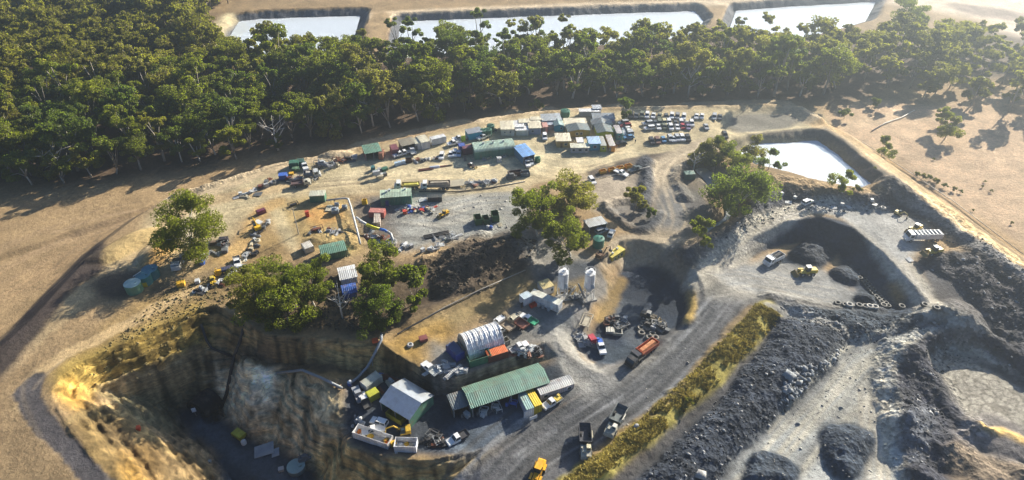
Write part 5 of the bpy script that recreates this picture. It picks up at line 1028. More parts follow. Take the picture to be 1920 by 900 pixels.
# silos and their plant
def silo(px, py, label):
    t = thing("cement_silo", label, "silo", P(px, py), .3); wm = mat((.74, .76, .78), .4, .1, .12)
    b = MB(); b.cyl(0, 0, 3.9, 1.35, 4.6, 24); b.build("barrel", wm, t, False); c_ = MB(); c_.cyl(0, 0, 2.0, .25, 1.899, 20, 1.33); c_.build("hopper_cone", mat((.6, .63, .66), .45), t)
    for sx in (-1, 1):
        for sy in (-1, 1): l = MB(); l.tube([(sx * 1.02, sy * 1.02, -.4), (sx * 1.0, sy * 1.0, 4.6)], .1, 6); l.build("leg", mat((.62, .63, .63), .5), t)
    f = MB()
    for z in (1.0, 3.2):
        for s_ in (-1, 1): f.box(0, s_ * 1.02, z, 2.04, .09, .09); f.box(s_ * 1.02, 0, z + .1, .09, 2.04, .09)
    for s_ in (-1, 1): f.tube([(-1.0, s_ * 1.02, 1.0), (1.0, s_ * 1.02, 3.2)], .05, 5)
    f.build("bracing", mat((.5, .5, .5), .5), t); r = MB(); r.torus(0, 0, 9.5, 1.3, .035, 24, 5)
    for k in range(10): r.tube([(1.3 * math.cos(k * .628), 1.3 * math.sin(k * .628), 8.5), (1.3 * math.cos(k * .628), 1.3 * math.sin(k * .628), 9.5)], .03, 4)
    r.build("guard_rail", mat(WHITE), t); d = MB(); d.cyl(.3, .2, 8.502, .5, .9, 12); d.box(-.5, -.3, 8.502, .7, .6, .6); d.build("dust_filter", wm, t)
    ld = MB()
    for s_ in (-.22, .22): ld.tube([(s_, -1.5, 0), (s_, -1.5, 9.2)], .04, 4)
    for k in range(20): ld.box(0, -1.5, .4 + k * .44, .44, .04, .04)
    ld.build("ladder", mat(STEEL), t); p = MB(); p.box(.25, -1.38, 4.1, .9, .1, 1.4); p.build("control_panel", mat((.42, .5, .58)), t)
    pl = MB(); pl.box(0, 0, -.4, 3.6, 3.2, .55); pl.build("base_slab", mat((.3, .3, .29), .9), t)
silo(1054, 557, "left white silo standing on braced legs"); silo(1103, 558, "right white silo standing on braced legs")
poly_pipe("screw_conveyor", "slanted screw conveyor feeding up between the two silos", "conveyor", [(1062, 565, 1.2), (1078, 560, 4.4)], .22, (.4, .38, .33)); poly_pipe("screw_conveyor", "second slanted screw conveyor leaning on the right silo", "conveyor", [(1095, 566, 1.5), (1082, 560, 5.2)], .22, (.22, .22, .22))
container(1019, 575.5, (45, 19), 8.4, (.72, .75, .78), "long white tanker box trailer beside the silos", H=2.6, W=2.3, roofc=(.6, .62, .55), name="tank_trailer", cat="trailer")
B("site_hut", "small white hut with a black door by the long white trailer", qs(172, 707), qs(287, 652), 2.2, 2.3, "flat", (.68, .72, .76), (.55, .66, .72), oh=.05, door=(-.3, .7, 1.8), doorc=BLACK)
B("site_hut", "white hut with a striped cream roof beside the left silo", qs(440, 565), qs(590, 512), 3.2, 2.3, "flat", (.62, .62, .6), (.62, .52, .26), oh=.05, windows=((.8, .7, .8, .9),))
container(*qs(312, 722), (80, -40), 1.7, (.6, .05, .02), "small bright red skip beside the white trailer", H=.9, W=1.0, open_top=True, name="skip_bin", cat="skip", door=False)
jumble("on the slab between the silos", [qs(780, 480), qs(920, 620), qs(1000, 560)], 9, 12, ["engine", "frame", "crate", "pipes"], ["dark", "steel", "rusty", "black"], 5, .9)
jumble("lined up below the white trailer", [qs(370, 705), qs(560, 775)], 5, 13, ["cube", "bag"], ["white", "grey"], 2, .7)
# yellow machine room, tank, flat roof
B("machine_hut", "yellow box hut with openings in its side at the stockpile edge", (1147, 491), (1171, 480), 2.7, 2.3, "flat", (.55, .43, .05), (.62, .52, .12), oh=.02, cat="container", windows=((.25, .6, .8, .9), (.5, .6, .8, .9), (.75, .6, .8, .9)), vents=((.25, .4, .5), (.7, .6, .5)))
excavator(1127, 477, (12, -8), "rust brown digger beside the yellow box room", (.13, .07, .035), .85)
tank(1121.5, 461, 1.6, 2.7, (.03, .15, .11), "dark green tank below the flat grey roof")
B("open_shelter", "flat grey roofed car shelter under the tree trio", (1104, 439), (1136, 431), 3.6, 2.4, "flat", (.2, .2, .2), (.42, .44, .46), oh=.2, openf=True, cat="shelter", posts=3)
car(1128, 432, (8, -3), "wagon", (.3, .33, .36), "grey wagon parked by the flat grey shelter"); car(1146, 437, (4, -8), "sedan", (.5, .52, .52), "silver car just right of the flat grey shelter")
container(1293, 338, (20, -1), 3.4, (.05, .17, .14), "small dark green pump shed beside the pale creek", H=2.2, name="pump_shed", cat="shed")
for k, (px, py, l) in enumerate(((1132, 326, "first from the tree trio"), (1149, 322.5, "second from the tree trio"), (1165, 319, "behind the white ute"), (1180, 315.5, "nearest the dark ute"))): container(px, py, (15, -4), 2.2, (.70, .36, .02), f"yellow skip bin, {l}", H=1.1, W=1.4, open_top=True, name="skip_bin", cat="skip", door=False, group="yellow skip bins along the brown bank")
ute(1165, 325, (9, 4), WHITE, "white ute parked before the yellow skip bins", WHITE); ute(1191, 317, (10, -4), (.08, .10, .10), "dark ute beside the yellow skip bins", (.2, .22, .22)); car(1110, 339, (6, 8), "wagon", WHITE, "white wagon emerging from behind the tree trio")
# skips in the grey yard
def skip(px, py, d, L, W, H, c, label):
    t = container(px, py, d, L, c, label, H=H, W=W, open_top=True, name="skip_bin", cat="skip", door=False); y = t.rotation_euler[2]; t.location.x += math.sin(y) * W / 2; t.location.y -= math.cos(y) * W / 2
skip(*q2(1172, 650), (-4, -11), 3.2, 2.0, 2.0, (.03, .12, .05), "leftmost of three tall green skips in the grey yard"); skip(*q2(1285, 650), (-5, -11), 2.8, 1.8, 1.8, (.03, .10, .05), "middle and lowest of three green skips in the grey yard"); skip(*q2(1412, 610), (-3, -11), 3.2, 2.1, 2.3, (.03, .12, .05), "tallest green skip, full of cartons")
item("bag", *q2(1355, 735), 0, "blue", "blue bulk bag at the foot of the green skips"); item("bag", *q2(1310, 730), 1, "white", "white bulk bag at the foot of the green skips"); item("sheet", *q2(1480, 695), .3, "cream", "pale board lying right of the green skips")
# ---------------------------------------------------------------- ducts and pipes
poly_pipe("ventilation_duct", "long white elevated duct bending past the pump house", "duct", [(*q1(545, 322), 1.4), (*q1(800, 310), 1.9), (*q1(862, 330), 2.2), (*q1(893, 420), 2.2), (*q1(935, 580), 2.2), (*q1(985, 770), 2.2), (*q1(1030, 960), 2.0)], .29, (.5, .51, .51), 12, 6)
vd = poly_pipe("ventilation_duct", "curved white, yellow and blue duct ending at the vent shaft", "duct", [(*q1(975, 585), 2.0), (*q1(1050, 645), 2.0), (*q1(1120, 685), 2.0)], .4, (.5, .51, .52), 12, 1)
def duct_seg(pts, c):
    o = vd.location; ps = [P(px, py) + Vector((0, 0, z)) - o for px, py, z in pts]; b = MB(); b.tube(ps, .42, 12); b.build("duct_section", mat(c, .4), vd, True)
duct_seg([(*q1(1120, 685), 2.0), (*q1(1200, 722), 2.0), (*q1(1300, 750), 2.0)], (.58, .55, .03)); duct_seg([(*q1(1300, 750), 2.0), (*q1(1360, 762), 2.0), (*q1(1410, 790), 2.0)], (.02, .16, .6)); duct_seg([(*q1(1410, 790), 2.0), (*q1(1455, 812), 1.9), (*q1(1475, 850), .9), (*q1(1470, 870), 0)], (.42, .44, .45))
vs = thing("vent_shaft", "round concrete vent shaft collar under the curved duct", "shaft", P(*q1(1455, 868))); b = MB(); b.cyl(0, 0, -.3, 1.7, 1.0, 20); b.build("collar", mat((.36, .35, .33), .9), vs); b = MB(); b.cyl(0, 0, .702, 1.3, .15, 20); b.build("cover", mat(DGREY), vs)
poly_pipe("slurry_pipe", "grey pipe running down the pit's upper wall to the blue valve", "pipe", [(716, 626, .9), (716, 642, 1.0), (703, 672, 1.4), (690, 696, 1.4), (672, 713, 1.0), (656, 724, .8)], .34, (.24, .27, .31), 10, 3)
poly_pipe("slurry_pipe", "grey pipe along the bench below the upper pit wall", "pipe", [(520, 702, .5), (568, 697, .6), (606, 713, .6), (642, 731, .6)], .34, (.22, .25, .28), 10)
poly_pipe("hose_line", "thick black hose hanging down the pit wall to the portal", "hose", [(462, 596, .4), (452, 640, .5), (440, 672, .6), (434, 700, .6), (426, 742, .7), (415, 768, .5)], .42, (.02, .02, .022), 8)
poly_pipe("hose_line", "black hose crossing the corner of the upper bench", "hose", [(378, 610, .4), (388, 640, .4), (398, 655, .4), (440, 672, .4)], .35, (.025, .025, .03), 8)
poly_pipe("drain_pipe", "thin black pipe along the near edge of the sandy road", "pipe", [(786, 360, .2), (860, 360, .2), (920, 353, .2), (985, 341, .2)], .16, (.05, .045, .045), 6)
poly_pipe("timber_rail", "low grey kerb rail along the brown slope above the silos", "rail", [(745, 628, .3), (830, 580, .3), (900, 545, .3), (985, 508, .3)], .16, (.24, .23, .21), 6)
poly_pipe("timber_rail", "pale barrier rail below the yellow skip bins", "rail", [(1102, 338, .4), (1150, 330, .4), (1190, 321, .4), (1218, 314, .4)], .12, (.5, .5, .48), 6)
poly_pipe("fence_rail", "long pale rail along the top of the right-hand embankment road", "rail", [(1616, 268, .5), (1700, 322, .5), (1790, 382, .5), (1918, 480, .5)], .12, (.62, .58, .5), 6)
poly_pipe("fallen_trunk", "pale fallen trunk lying across the tan plain", "trunk", [(1634, 247, .3), (1660, 232, .4), (1690, 222, .4), (1714, 208, .3)], .22, (.6, .55, .47), 6)
# compound: pole, transformers, small things
pole = thing("power_pole", "wooden power pole at the corner of the fenced compound", "pole", P(*q1(150, 742))); b = MB(); b.tube([(0, 0, -.5), (0, 0, 9.4)], [.17, .11], 8); b.build("post", mat((.45, .42, .36), .85), pole); b = MB(); b.box(0, 0, 8.7, 2.4, .12, .14, .5); [b.cyl(x * math.cos(.5), x * math.sin(.5), 8.84, .06, .25, 6) for x in (-1.1, -.4, .4, 1.1)]; b.build("cross_arm", mat((.4, .37, .3)), pole)
def transformer(px, py, s, label):
    t = thing("transformer", label, "transformer", P(px, py), .2); t.scale = (s, s, s); b = MB(); b.box(0, 0, 0, 2.2, 1.5, 1.6); b.build("tank", mat((.42, .48, .52), .5), t); f = MB()
    for k in range(7): f.box(-1 + k * .33, -1.0, .2, .08, .45, 1.2); f.box(-1 + k * .33, 1.0, .2, .08, .45, 1.2)
    f.build("cooling_fins", mat((.38, .43, .47), .5), t); c_ = MB(); [c_.cyl(x, 0, 1.6, .1, .6, 8, .05) for x in (-.6, 0, .6)]; c_.build("bushing", mat((.6, .58, .52)), t); d = MB(); d.cyl(-.9, 0, 1.9, .28, 1.4, 12, None, 'x'); d.build("conservator", mat((.6, .64, .66)), t)
transformer(*q1(668, 440), .95, "larger grey transformer beside the cream slab"); transformer(*q1(800, 385), .7, "smaller grey transformer by the bend of the white duct"); transformer(*q1(690, 345), .6, "small transformer with white top behind the larger one")
B("slab_cover", "flat cream slab next to the transformers", q1(520, 425), q1(605, 425), 3.2, .15, "flat", (.55, .5, .36), (.6, .56, .42), oh=.02, cat="slab")
B("equipment_box", "upright bright red box in the orange earth compound", q1(252, 508), q1(306, 500), 1.0, 1.7, "flat", (.55, .05, .02), (.55, .08, .04), oh=.03, cat="box")
container(*q1(1078, 330), (60, -2), 1.4, (.68, .46, .02), "small yellow cage beside the white duct", H=1.5, W=1.2, name="yellow_cage", cat="cage", open_top=True, door=False)
item("frame", *q1(78, 340), .6, "black", "black frame beside the track above the compound"); item("frame", *q1(410, 690), .4, "rusty", "dark rusty frame lying in the compound", s=1.2)
jumble("in the fenced compound south of the vent duct", [q1(1060, 740), q1(1140, 800), q1(1250, 800), q1(1380, 800), q1(1230, 870)], 20, 15, ["crate", "sheet", "engine", "pipes", "frame"], ["grey", "dark", "white", "rusty", "steel", "yellow"], 5, .75)
jumble("on the weedy side of the vent compound", [q1(350, 700), q1(650, 720), q1(720, 720)], 8, 16, ["frame", "pipes", "engine"], ["dark", "grey", "rusty"], 5, .9)
B("long_bin", "long dark bin beside the pale green roofed block", q2(470, 368), q2(668, 360), 1.8, 1.5, "flat", (.05, .06, .06), (.07, .08, .08), oh=.01, cat="bin")
jumble("in the rubbish heap beside the pale green roofed block", [q2(130, 470), q2(250, 480), q2(400, 480), q2(560, 500)], 42, 17, ["crate", "sheet", "drum", "engine", "bag", "pipes"], ["white", "grey", "white", "blue", "red", "dark", "steel", "rusty", "cream"], 6, .7)
item("crate", *q2(145, 528), .2, "red", "bright red lidded crate in front of the rubbish heap", s=1.1); item("bag", *q2(205, 448), 0, "blue", "bright blue bulk bag on the rubbish heap", s=1.1)
loader(*q2(690, 515), (-6, 3), "small yellow loader at the right end of the rubbish heap", s=.6, roof=(.5, .35, .1))
item("beam", *q2(590, 838), .35, "black", "long black beams lying in the grey yard near the earth heap", s=1.3); item("sheet", *q2(395, 345), .2, "white", "white sheet propped by the long dark bin", s=1.1)
jumble("along the near edge of the grey yard", [q2(560, 880), q2(760, 870), q2(900, 880), (805, 470), (830, 468)], 12, 18, ["sheet", "pipes", "engine", "frame"], ["grey", "white", "dark", "steel"], 5, .9)
jumble("around the concrete pad by the vent shaft", [(752, 468), (762, 460), (790, 475)], 6, 19, ["sheet", "crate", "pipes"], ["white", "grey", "steel"], 4, .9)
# ---------------------------------------------------------------- north-west rows
truck(*q6(930, 805), (-350, 18), 8, (.66, .68, .68), "white cabbed flatbed truck with a yellow load behind the pale green roof", (.30, .24, .10), load=(.5, .45, .08)); truck(*q6(1330, 810), (-350, 8), 9.4, WHITE, "white cabbed truck with a long brown tray", (.30, .26, .22), "tip", load=(.28, .25, .2))
item("sheet", *q6(1625, 795), .05, "cream", "big pale sheet lying right of the long brown tray truck", s=2.2)
for k, (X_, Y_) in enumerate(((775, 525), (825, 512), (878, 498))): item("cube", *q6(X_, Y_), .25, (.45, .58, .72), "pale blue caged liquid tote in the row beside the sandy loop", "pale blue totes in a row", 1.05, "", 1)
container(*q6(955, 490), (95, -10), 2.0, (.09, .06, .05), "dark brown skip at the end of the pale blue totes", H=1.2, W=1.5, open_top=True, name="skip_bin", cat="skip", door=False)
item("beam", *q6(1190, 588), .28, (.13, .04, .035), "dark red steel beams left of the white bundle", s=.85, seed=2); item("pipes", *q6(1315, 558), .28, (.55, .6, .72), "white and blue bundle among the dark red beams", s=1.1); item("beam", *q6(1410, 545), .28, (.13, .04, .04), "dark red steel beams right of the white bundle", s=.6, seed=2); item("beam", *q6(1490, 535), .25, "black", "black steel beams at the right end of the beam row", s=.55, seed=2)
for k, (X_, Y_, c, kd) in enumerate(((450, 640, "teal", "cube"), (455, 590, "teal", "crate"), (490, 640, "teal", "cube"), (540, 610, "grey", "cube"), (480, 700, "white", "cube"), (525, 690, "white", "cube"), (565, 685, "white", "cube"), (530, 715, "cream", "cube"), (570, 712, "cream", "cube"), (600, 620, "green", "crate"), (615, 590, "green", "crate"), (615, 670, "dark", "crate"))):
    item(kd, *q6(X_, Y_), .25 + .03 * k, c, f"{c} {NAMES[kd][1]} in the stack standing alone on the sand", f"{c} {NAMES[kd][1]}s of the lone sand stack", 1.1, "", k % 4, 1.25 if k in (0, 4, 5) else 0)
jumble("in the low row beyond the sandy loop", [q6(1010, 475), q6(1130, 460), q6(1250, 440), q6(1330, 430)], 12, 22, ["crate", "engine", "frame", "pipes"], ["rusty", "white", "dark", "grey"], 3, .7)
for X_, Y_, c, kd, lb in ((1412, 395, WHITE, "wagon", "white van alone left of the small vehicle trio"), (1540, 368, WHITE, "hatch", "white hatchback, left of the trio by the maroon container"), (1595, 358, WHITE, "wagon", "white wagon in the middle of the trio by the maroon container"), (1655, 360, (.5, .56, .68), "hatch", "pale blue hatchback nearest the maroon container")): car(*q6(X_, Y_), (-2, 8), kd, c, lb)
for X_, Y_, d, lb in ((820, 370, (-9, 3), "white ute in front of the dull red container"), (890, 352, (-9, 2), "white ute in front of the brown roofed shed"), (1000, 322, (-4, -8), "white ute nosing into the brown roofed shed"), (1580, 215, (-9, 2), "white ute parked right of the lone white container"), (1655, 150, (-9, 1), "white tray ute behind the other by the cyan hut")): ute(*q6(X_, Y_), d, WHITE, lb, (.45, .47, .48))
ute(*q7(645, 205), (-8, 3), WHITE, "white ute in front of the lime panelled hut", (.6, .6, .5)); ute(*q7(1265, 572), (3, 8), WHITE, "white ute backing out of the blue roofed shed"); car(*q7(1315, 550), (2, 8), "hatch", (.6, .65, .7), "pale hatchback inside the blue roofed shed"); tank(*q7(1410, 548), 1.0, 1.6, (.02, .13, .06), "small green tank at the right side of the blue roofed shed")
loader(*q7(485, 585), (6, 2), "small dark forklift-like loader left of the round-shouldered shed", (.08, .05, .05), .5); item("cube", *q7(870, 545), .1, "white", "white caged tote in front of the round-shouldered shed", s=1.4)
jumble("along the near wall of the round-shouldered shed", [q7(590, 520), q7(760, 500), q7(900, 480), q7(1030, 470)], 18, 23, ["crate", "pipes", "frame", "sheet", "drum"], ["grey", "white", "steel", "teal", "cream"], 2, .6)
jumble("on the bank between the long tray and the tree trio", [(868, 345), (890, 345), (915, 343), (925, 338)], 14, 24, ["engine", "sheet", "frame", "pipes"], ["white", "dark", "grey", "rusty"], 4, .85)
container(*q7(1105, 762), (140, -20), 4.2, (.10, .05, .04), "rust dark open bin beside the tree trio", H=1.6, W=1.8, open_top=True, name="skip_bin", cat="skip", door=False); container(*q7(1240, 760), (100, -10), 3.0, (.12, .17, .24), "dull blue open bin beside the tree trio", H=1.4, W=1.8, open_top=True, name="skip_bin", cat="skip", door=False); item("engine", *q7(1030, 785), .2, "dark", "dark machine left of the rust dark bin", s=1.6)
car(*q5(760, 500), (1, 9), "wagon", WHITE, "white four-wheel drive in front of the tiny pink hut")
jumble("behind the white huts by the green tanks", [(905, 250), (918, 246), (932, 244)], 7, 25, ["crate", "pipes", "drum"], ["white", "grey", "dark"], 2, .7)
# scrap row along the north bund
jumble("in the long scrap row under the north bund", [(486, 352), (510, 345), (540, 338), (570, 336), (585, 340)], 26, 26, ["engine", "frame", "beam", "pipes", "crate", "sheet"], ["dark", "grey", "dark", "steel", "rusty", "cream"], 5, .9)
jumble("in the dark machine cluster left of the red walled shed", [(600, 315), (625, 308), (645, 304), (665, 300)], 24, 27, ["engine", "frame", "pipes", "sheet"], ["dark", "black", "rusty", "cream", "grey"], 5, 1.0)
truck(*q8(800, 360), (150, -22), 5.2, (.45, .47, .48), "grey short truck with a rubbish-filled tray in the scrap row", (.08, .10, .14), "tip", load=(.4, .38, .34)); ute(*q8(690, 240), (4, 9), WHITE, "white ute parked behind the scrap row", WHITE); container(*q8(540, 270), (95, -8), 3.0, (.05, .17, .12), "green container at the back of the scrap row", H=2.0); container(*q8(630, 240), (60, -5), 2.2, (.03, .10, .09), "small dark teal bin beside the white ute", H=1.7); container(*q8(560, 320), (80, -4), 2.4, (.10, .2, .12), "low green bin in front of the green container", H=1.2, W=1.6)
item("crate", *q8(392, 415), .2, "blue", "bright blue lidded crate in the scrap row", s=1.7); item("crate", *q8(500, 355), .2, "yellow", "yellow lidded crate in the scrap row", s=.9); truck(*q8(640, 470), (140, -18), 6, (.5, .48, .4), "low trailer-like truck at the near edge of the scrap row", (.12, .08, .08), "flat", H=1.9); item("engine", *q8(925, 220), .3, "white", "pale concrete-mixer-like engine behind the scrap row", s=1.4)
item("frame", *q8(1060, 265), .4, "grey", "grey open frame in front of the dark machines", s=1.3); item("sheet", *q8(1340, 130), .1, "grey", "grey sheet roof leaning by the red walled shed", s=1.8); item("sheet", *q8(30, 640), 0, "dark", "dark sheet lying at the left end of the scrap row", s=1.2)
jumble("dumped at the left tip of the sandy road", [(438, 370), (455, 366), (470, 362), (480, 360)], 10, 28, ["sheet", "pipes", "crate"], ["grey", "white", "cream"], 4, .8)
# scrap island and strip by the big left tree
jumble("on the scrap island under the big left tree", [(350, 482), (378, 470), (400, 458), (425, 462), (415, 472), (370, 486)], 26, 29, ["engine", "frame", "pipes", "crate", "sheet"], ["white", "grey", "dark", "rusty", "black"], 6, .9)
item("bag", *qj(600, 860), 0, "blue", "bright blue bundle at the tip of the scrap island", s=1.5); container(*qj(330, 770), (-60, 50), 2.2, (.55, .56, .55), "pale grey box body on the scrap island", H=1.6, W=1.8, name="box_body"); truck(*qj(255, 855), (-8, 30), 4.4, (.55, .55, .53), "wrecked grey truck at the left tip of the scrap island", (.2, .2, .2), "flat", H=2.1)
container(*qj(800, 600), (150, -20), 3.4, (.22, .16, .11), "brown cylinder-like bin on the scrap island", H=1.1, W=1.2, door=False); container(*qj(900, 585), (90, -10), 2.4, (.03, .03, .045), "black box with white trim at the right of the scrap island", H=1.6, W=1.6)
excavator(*qj(1370, 340), (-7, -9), "bright yellow digger on the brushy strip below the sandy road", (.72, .44, .02), .85); loader(*qt(1205, 330), (3, 10), "yellow loader wreck at the foot of the brushy strip", (.62, .42, .03), .6, (.5, .4, .1))
container(*qj(1440, 165), (140, -50), 2.6, (.16, .03, .07), "maroon box at the top of the brushy strip", H=1.3, W=1.4); item("engine", *qt(1285, 255), .3, "yellow", "round yellow engine on the brushy strip", s=1.2); item("crate", *qt(755, 420), .3, "yellow", "yellow crate beside the curved track", s=1.3); item("crate", *qt(985, 380), .3, "white", "white lidded crate beside the curved track", s=1.1); ute(*qt(1545, 90), (2, 9), WHITE, "white wrecked ute on the brushy strip", (.2, .2, .2)); container(*qt(1410, 240), (140, -40), 2.8, (.05, .06, .12), "dark blue bin on the brushy strip", H=1.3, W=1.6)
jumble("strewn along the brushy strip below the sandy road", [(362, 548), (392, 540), (412, 530), (440, 508), (462, 486), (475, 470), (482, 445), (494, 412)], 40, 30, ["engine", "frame", "pipes", "crate", "sheet", "tyre"], ["dark", "white", "grey", "rusty", "black", "cream"], 5, .85)
item("crate", *qt(240, 425), 1.9, (.7, .48, .03), "narrow yellow box between the three tanks", s=1.1, seed=1)
tank(254, 545, 2.05, 2.7, (.13, .26, .16), "nearest of the three round tanks, sunlit with a pale ribbed lid", (.35, .48, .46), cone=.5); tank(274, 530, 1.85, 2.7, (.05, .20, .19), "middle of the three round teal tanks", (.09, .24, .27), cone=.2); tank(286, 518.5, 2.0, 2.7, (.04, .17, .19), "farthest of the three round teal tanks", (.07, .20, .26), cone=.2)
poly_pipe("overflow_pipe", "thin pale pipe linking two of the round tanks", "pipe", [(257, 535, 3.1), (271, 525, 3.0)], .12, (.6, .62, .6), 6)
# ---------------------------------------------------------------- car park
CC = {"white": (.72, .73, .74), "silver": (.42, .44, .47), "dark grey": (.09, .10, .11), "black": (.025, .025, .03), "blue": (.10, .24, .42), "maroon": (.22, .03, .04), "red": (.42, .05, .06), "cream": (.58, .52, .30), "olive": (.16, .17, .11), "brown": (.18, .09, .06), "purple-grey": (.24, .21, .32), "grey": (.25, .26, .28)}
qk = zz(1140, 190); ORD = ["first", "second", "third", "fourth", "fifth", "sixth", "seventh", "eighth", "ninth", "tenth", "eleventh", "twelfth", "thirteenth", "fourteenth"]
def row(desc, grp, lst, d):
    for k, (X_, Y_, c, kd, *dd) in enumerate(lst):
        car(*qk(X_, Y_), dd[0] if dd else d, kd, CC[c], f"{c} {'four-wheel drive' if kd == 'wagon' else kd}, {ORD[k]} from the left in the {desc}", grp)
row("back row of the car park", "cars in the back row of the car park", [(318, 200, "black", "wagon"), (393, 200, "dark grey", "sedan"), (473, 195, "olive", "wagon"), (547, 198, "white", "wagon"), (634, 200, "white", "sedan"), (721, 205, "olive", "sedan"), (812, 210, "dark grey", "hatch"), (893, 208, "white", "wagon"), (970, 213, "grey", "wagon"), (1062, 220, "white", "wagon"), (1240, 210, "white", "sedan"), (1316, 213, "white", "hatch"), (1490, 220, "silver", "wagon"), (1568, 222, "dark grey", "sedan")], (-1, 8))
row("middle row of the car park", "cars in the far half of the middle row", [(550, 308, "silver", "wagon", (-9, 1)), (660, 306, "dark grey", "sedan"), (722, 302, "olive", "wagon"), (788, 298, "cream", "wagon"), (852, 298, "white", "wagon"), (945, 308, "dark grey", "sedan"), (1026, 304, "white", "wagon"), (1102, 314, "grey", "sedan"), (1172, 312, "white", "wagon")], (2, 8))
row("front half of the middle car row", "cars in the near half of the middle row", [(576, 375, "white", "wagon", (-9, 1)), (706, 358, "white", "sedan"), (786, 356, "olive", "hatch"), (880, 366, "white", "wagon"), (970, 362, "white", "sedan"), (1046, 352, "red", "hatch"), (1122, 360, "purple-grey", "sedan")], (3, 8))
row("nearest row of the car park", "cars in the nearest row of the car park", [(612, 562, "black", "wagon"), (692, 556, "brown", "wagon"), (775, 538, "blue", "hatch"), (872, 524, "silver", "wagon"), (915, 528, "silver", "sedan"), (970, 520, "silver", "wagon"), (1040, 516, "white", "wagon"), (1118, 520, "black", "wagon")], (4, 8))
for X_, Y_, c, kd, lb in ((210, 300, "silver", "wagon", "silver four-wheel drive at the far end of the column beside the huts"), (245, 345, "maroon", "wagon", "maroon four-wheel drive in the column beside the huts"), (255, 385, "white", "hatch", "white hatch behind the maroon car beside the huts"), (272, 418, "white", "sedan", "white sedan, middle of the column beside the huts"), (280, 455, "silver", "wagon", "silver wagon, second from the near end of the column beside the huts"), (290, 500, "blue", "sedan", "blue sedan at the near end of the column beside the huts"), (185, 590, "black", "sedan", "black sedan parked beside the orange hut"), (1375, 358, "silver", "sedan", "lone silver sedan at the right of the car park"), (1640, 478, "black", "wagon", "dark car in tree shade near the car park's road")): car(*qk(X_, Y_), (-9, 1) if X_ < 300 else (4, 8), kd, CC[c], lb)
container(*q5(1690, 345), (90, -2), 2.8, (.25, .24, .36), "purple-grey caravan beside the column of parked cars", H=2.0, W=2.0, name="caravan", cat="caravan")
# person in the car park
def person(px, py, yaw, label):
    t = thing("person", label, "person", P(px, py), yaw); me_ = bpy.data.meshes.new("body")
    vs = [(0, 0, .95), (0, 0, 1.2), (0, 0, 1.42), (0, .01, 1.53), (0, .03, 1.66), (.1, 0, .88), (.13, .12, .48), (.12, .02, .08), (.12, .16, .03), (-.1, 0, .88), (-.13, -.1, .48), (-.12, -.22, .1), (-.12, -.08, .03), (.2, 0, 1.4), (.27, -.06, 1.12), (.25, .04, .86), (.25, .07, .77), (-.2, 0, 1.4), (-.27, .06, 1.12), (-.25, .16, .88), (-.25, .2, .79)]
    es = [(0, 1), (1, 2), (2, 3), (3, 4), (0, 5), (5, 6), (6, 7), (7, 8), (0, 9), (9, 10), (10, 11), (11, 12), (2, 13), (13, 14), (14, 15), (15, 16), (2, 17), (17, 18), (18, 19), (19, 20)]
    me_.from_pydata(vs, es, []); me_.materials.append(mat((.05, .055, .09), .8)); o = bpy.data.objects.new("body", me_); COL.objects.link(o); o.parent = t
    md = o.modifiers.new("skin", 'SKIN'); rr_ = [.14, .14, .15, .06, .1, .09, .07, .05, .045, .09, .07, .05, .045, .065, .05, .04, .035, .065, .05, .04, .035]
    for v_, r_ in zip(me_.skin_vertices[0].data, rr_): v_.radius = (r_, r_)
    me_.skin_vertices[0].data[0].use_root = True; o.modifiers.new("smooth", 'SUBSURF').render_levels = 1
    h_ = MB(); h_.cyl(0, .03, 1.70, .13, .1, 12, .07); h_.build("hat", mat((.6, .45, .05)), t)
person(*qk(382, 590), 2.4, "person in dark clothes walking across the sand towards the huts")
# ---------------------------------------------------------------- vehicles of the lower yards
ute(1126.5, 650, (4, 12), WHITE, "white ute with a bright blue load in the dark yard", (.3, .3, .3), load=(.02, .12, .5), s=1.0)
truck(1206, 657, (-18, 13), 8.6, (.05, .05, .06), "dark cabbed truck with a long rust-orange tray", (.42, .10, .05), "tip", load=(.52, .22, .10)); truck(1190, 672, (-10, 8), 5, BLACK, "black prime mover in front of the rust-orange tray", (.05, .05, .05), "flat", H=2.4)
for X_, Y_, lb in ((778, 505, "left of two flat grey trays in the dark yard"), (885, 525, "right of two flat grey trays in the dark yard")): container(*qd(X_, Y_), (95, 6), 2.2, (.34, .35, .32), lb, H=.9, W=2.0, open_top=(X_ > 800), name="tray_body", cat="tray", door=False)
loader(*qd(1330, 235), (6, 2), "dark loader at the foot of the black stockpile slope", (.10, .08, .05), .8, (.3, .3, .28))
for X_, Y_ in ((1210, 425), (1215, 495), (1372, 510), (1410, 562), (1328, 555), (1256, 358), (1452, 402), (1372, 388), (1290, 405), (1300, 430), (1330, 400)): item("tyre", *qd(X_, Y_), 0, (.16, .15, .13), "big worn grey tyre dumped on the dark yard's edge", "worn tyres dumped on the dark yard", 1.15, "", 0)
jumble("among the black machines of the dark yard", [qd(740, 330), qd(860, 370), qd(960, 400), qd(900, 300)], 18, 40, ["engine", "frame", "crate", "pipes"], ["black", "dark", "dark", "rusty", "grey"], 6, 1.1)
jumble("in the scrap hollow of the dark yard", [qd(300, 540), qd(400, 560), qd(450, 640), qd(530, 640)], 18, 41, ["sheet", "engine", "frame", "pipes"], ["grey", "steel", "dark", "white", "grey"], 6, .95)
jumble("beside the tyres on the dark yard's edge", [qd(1440, 430), qd(1530, 470), qd(1480, 380), qd(1300, 420)], 12, 42, ["engine", "frame", "crate"], ["black", "dark", "grey"], 4, 1.1)
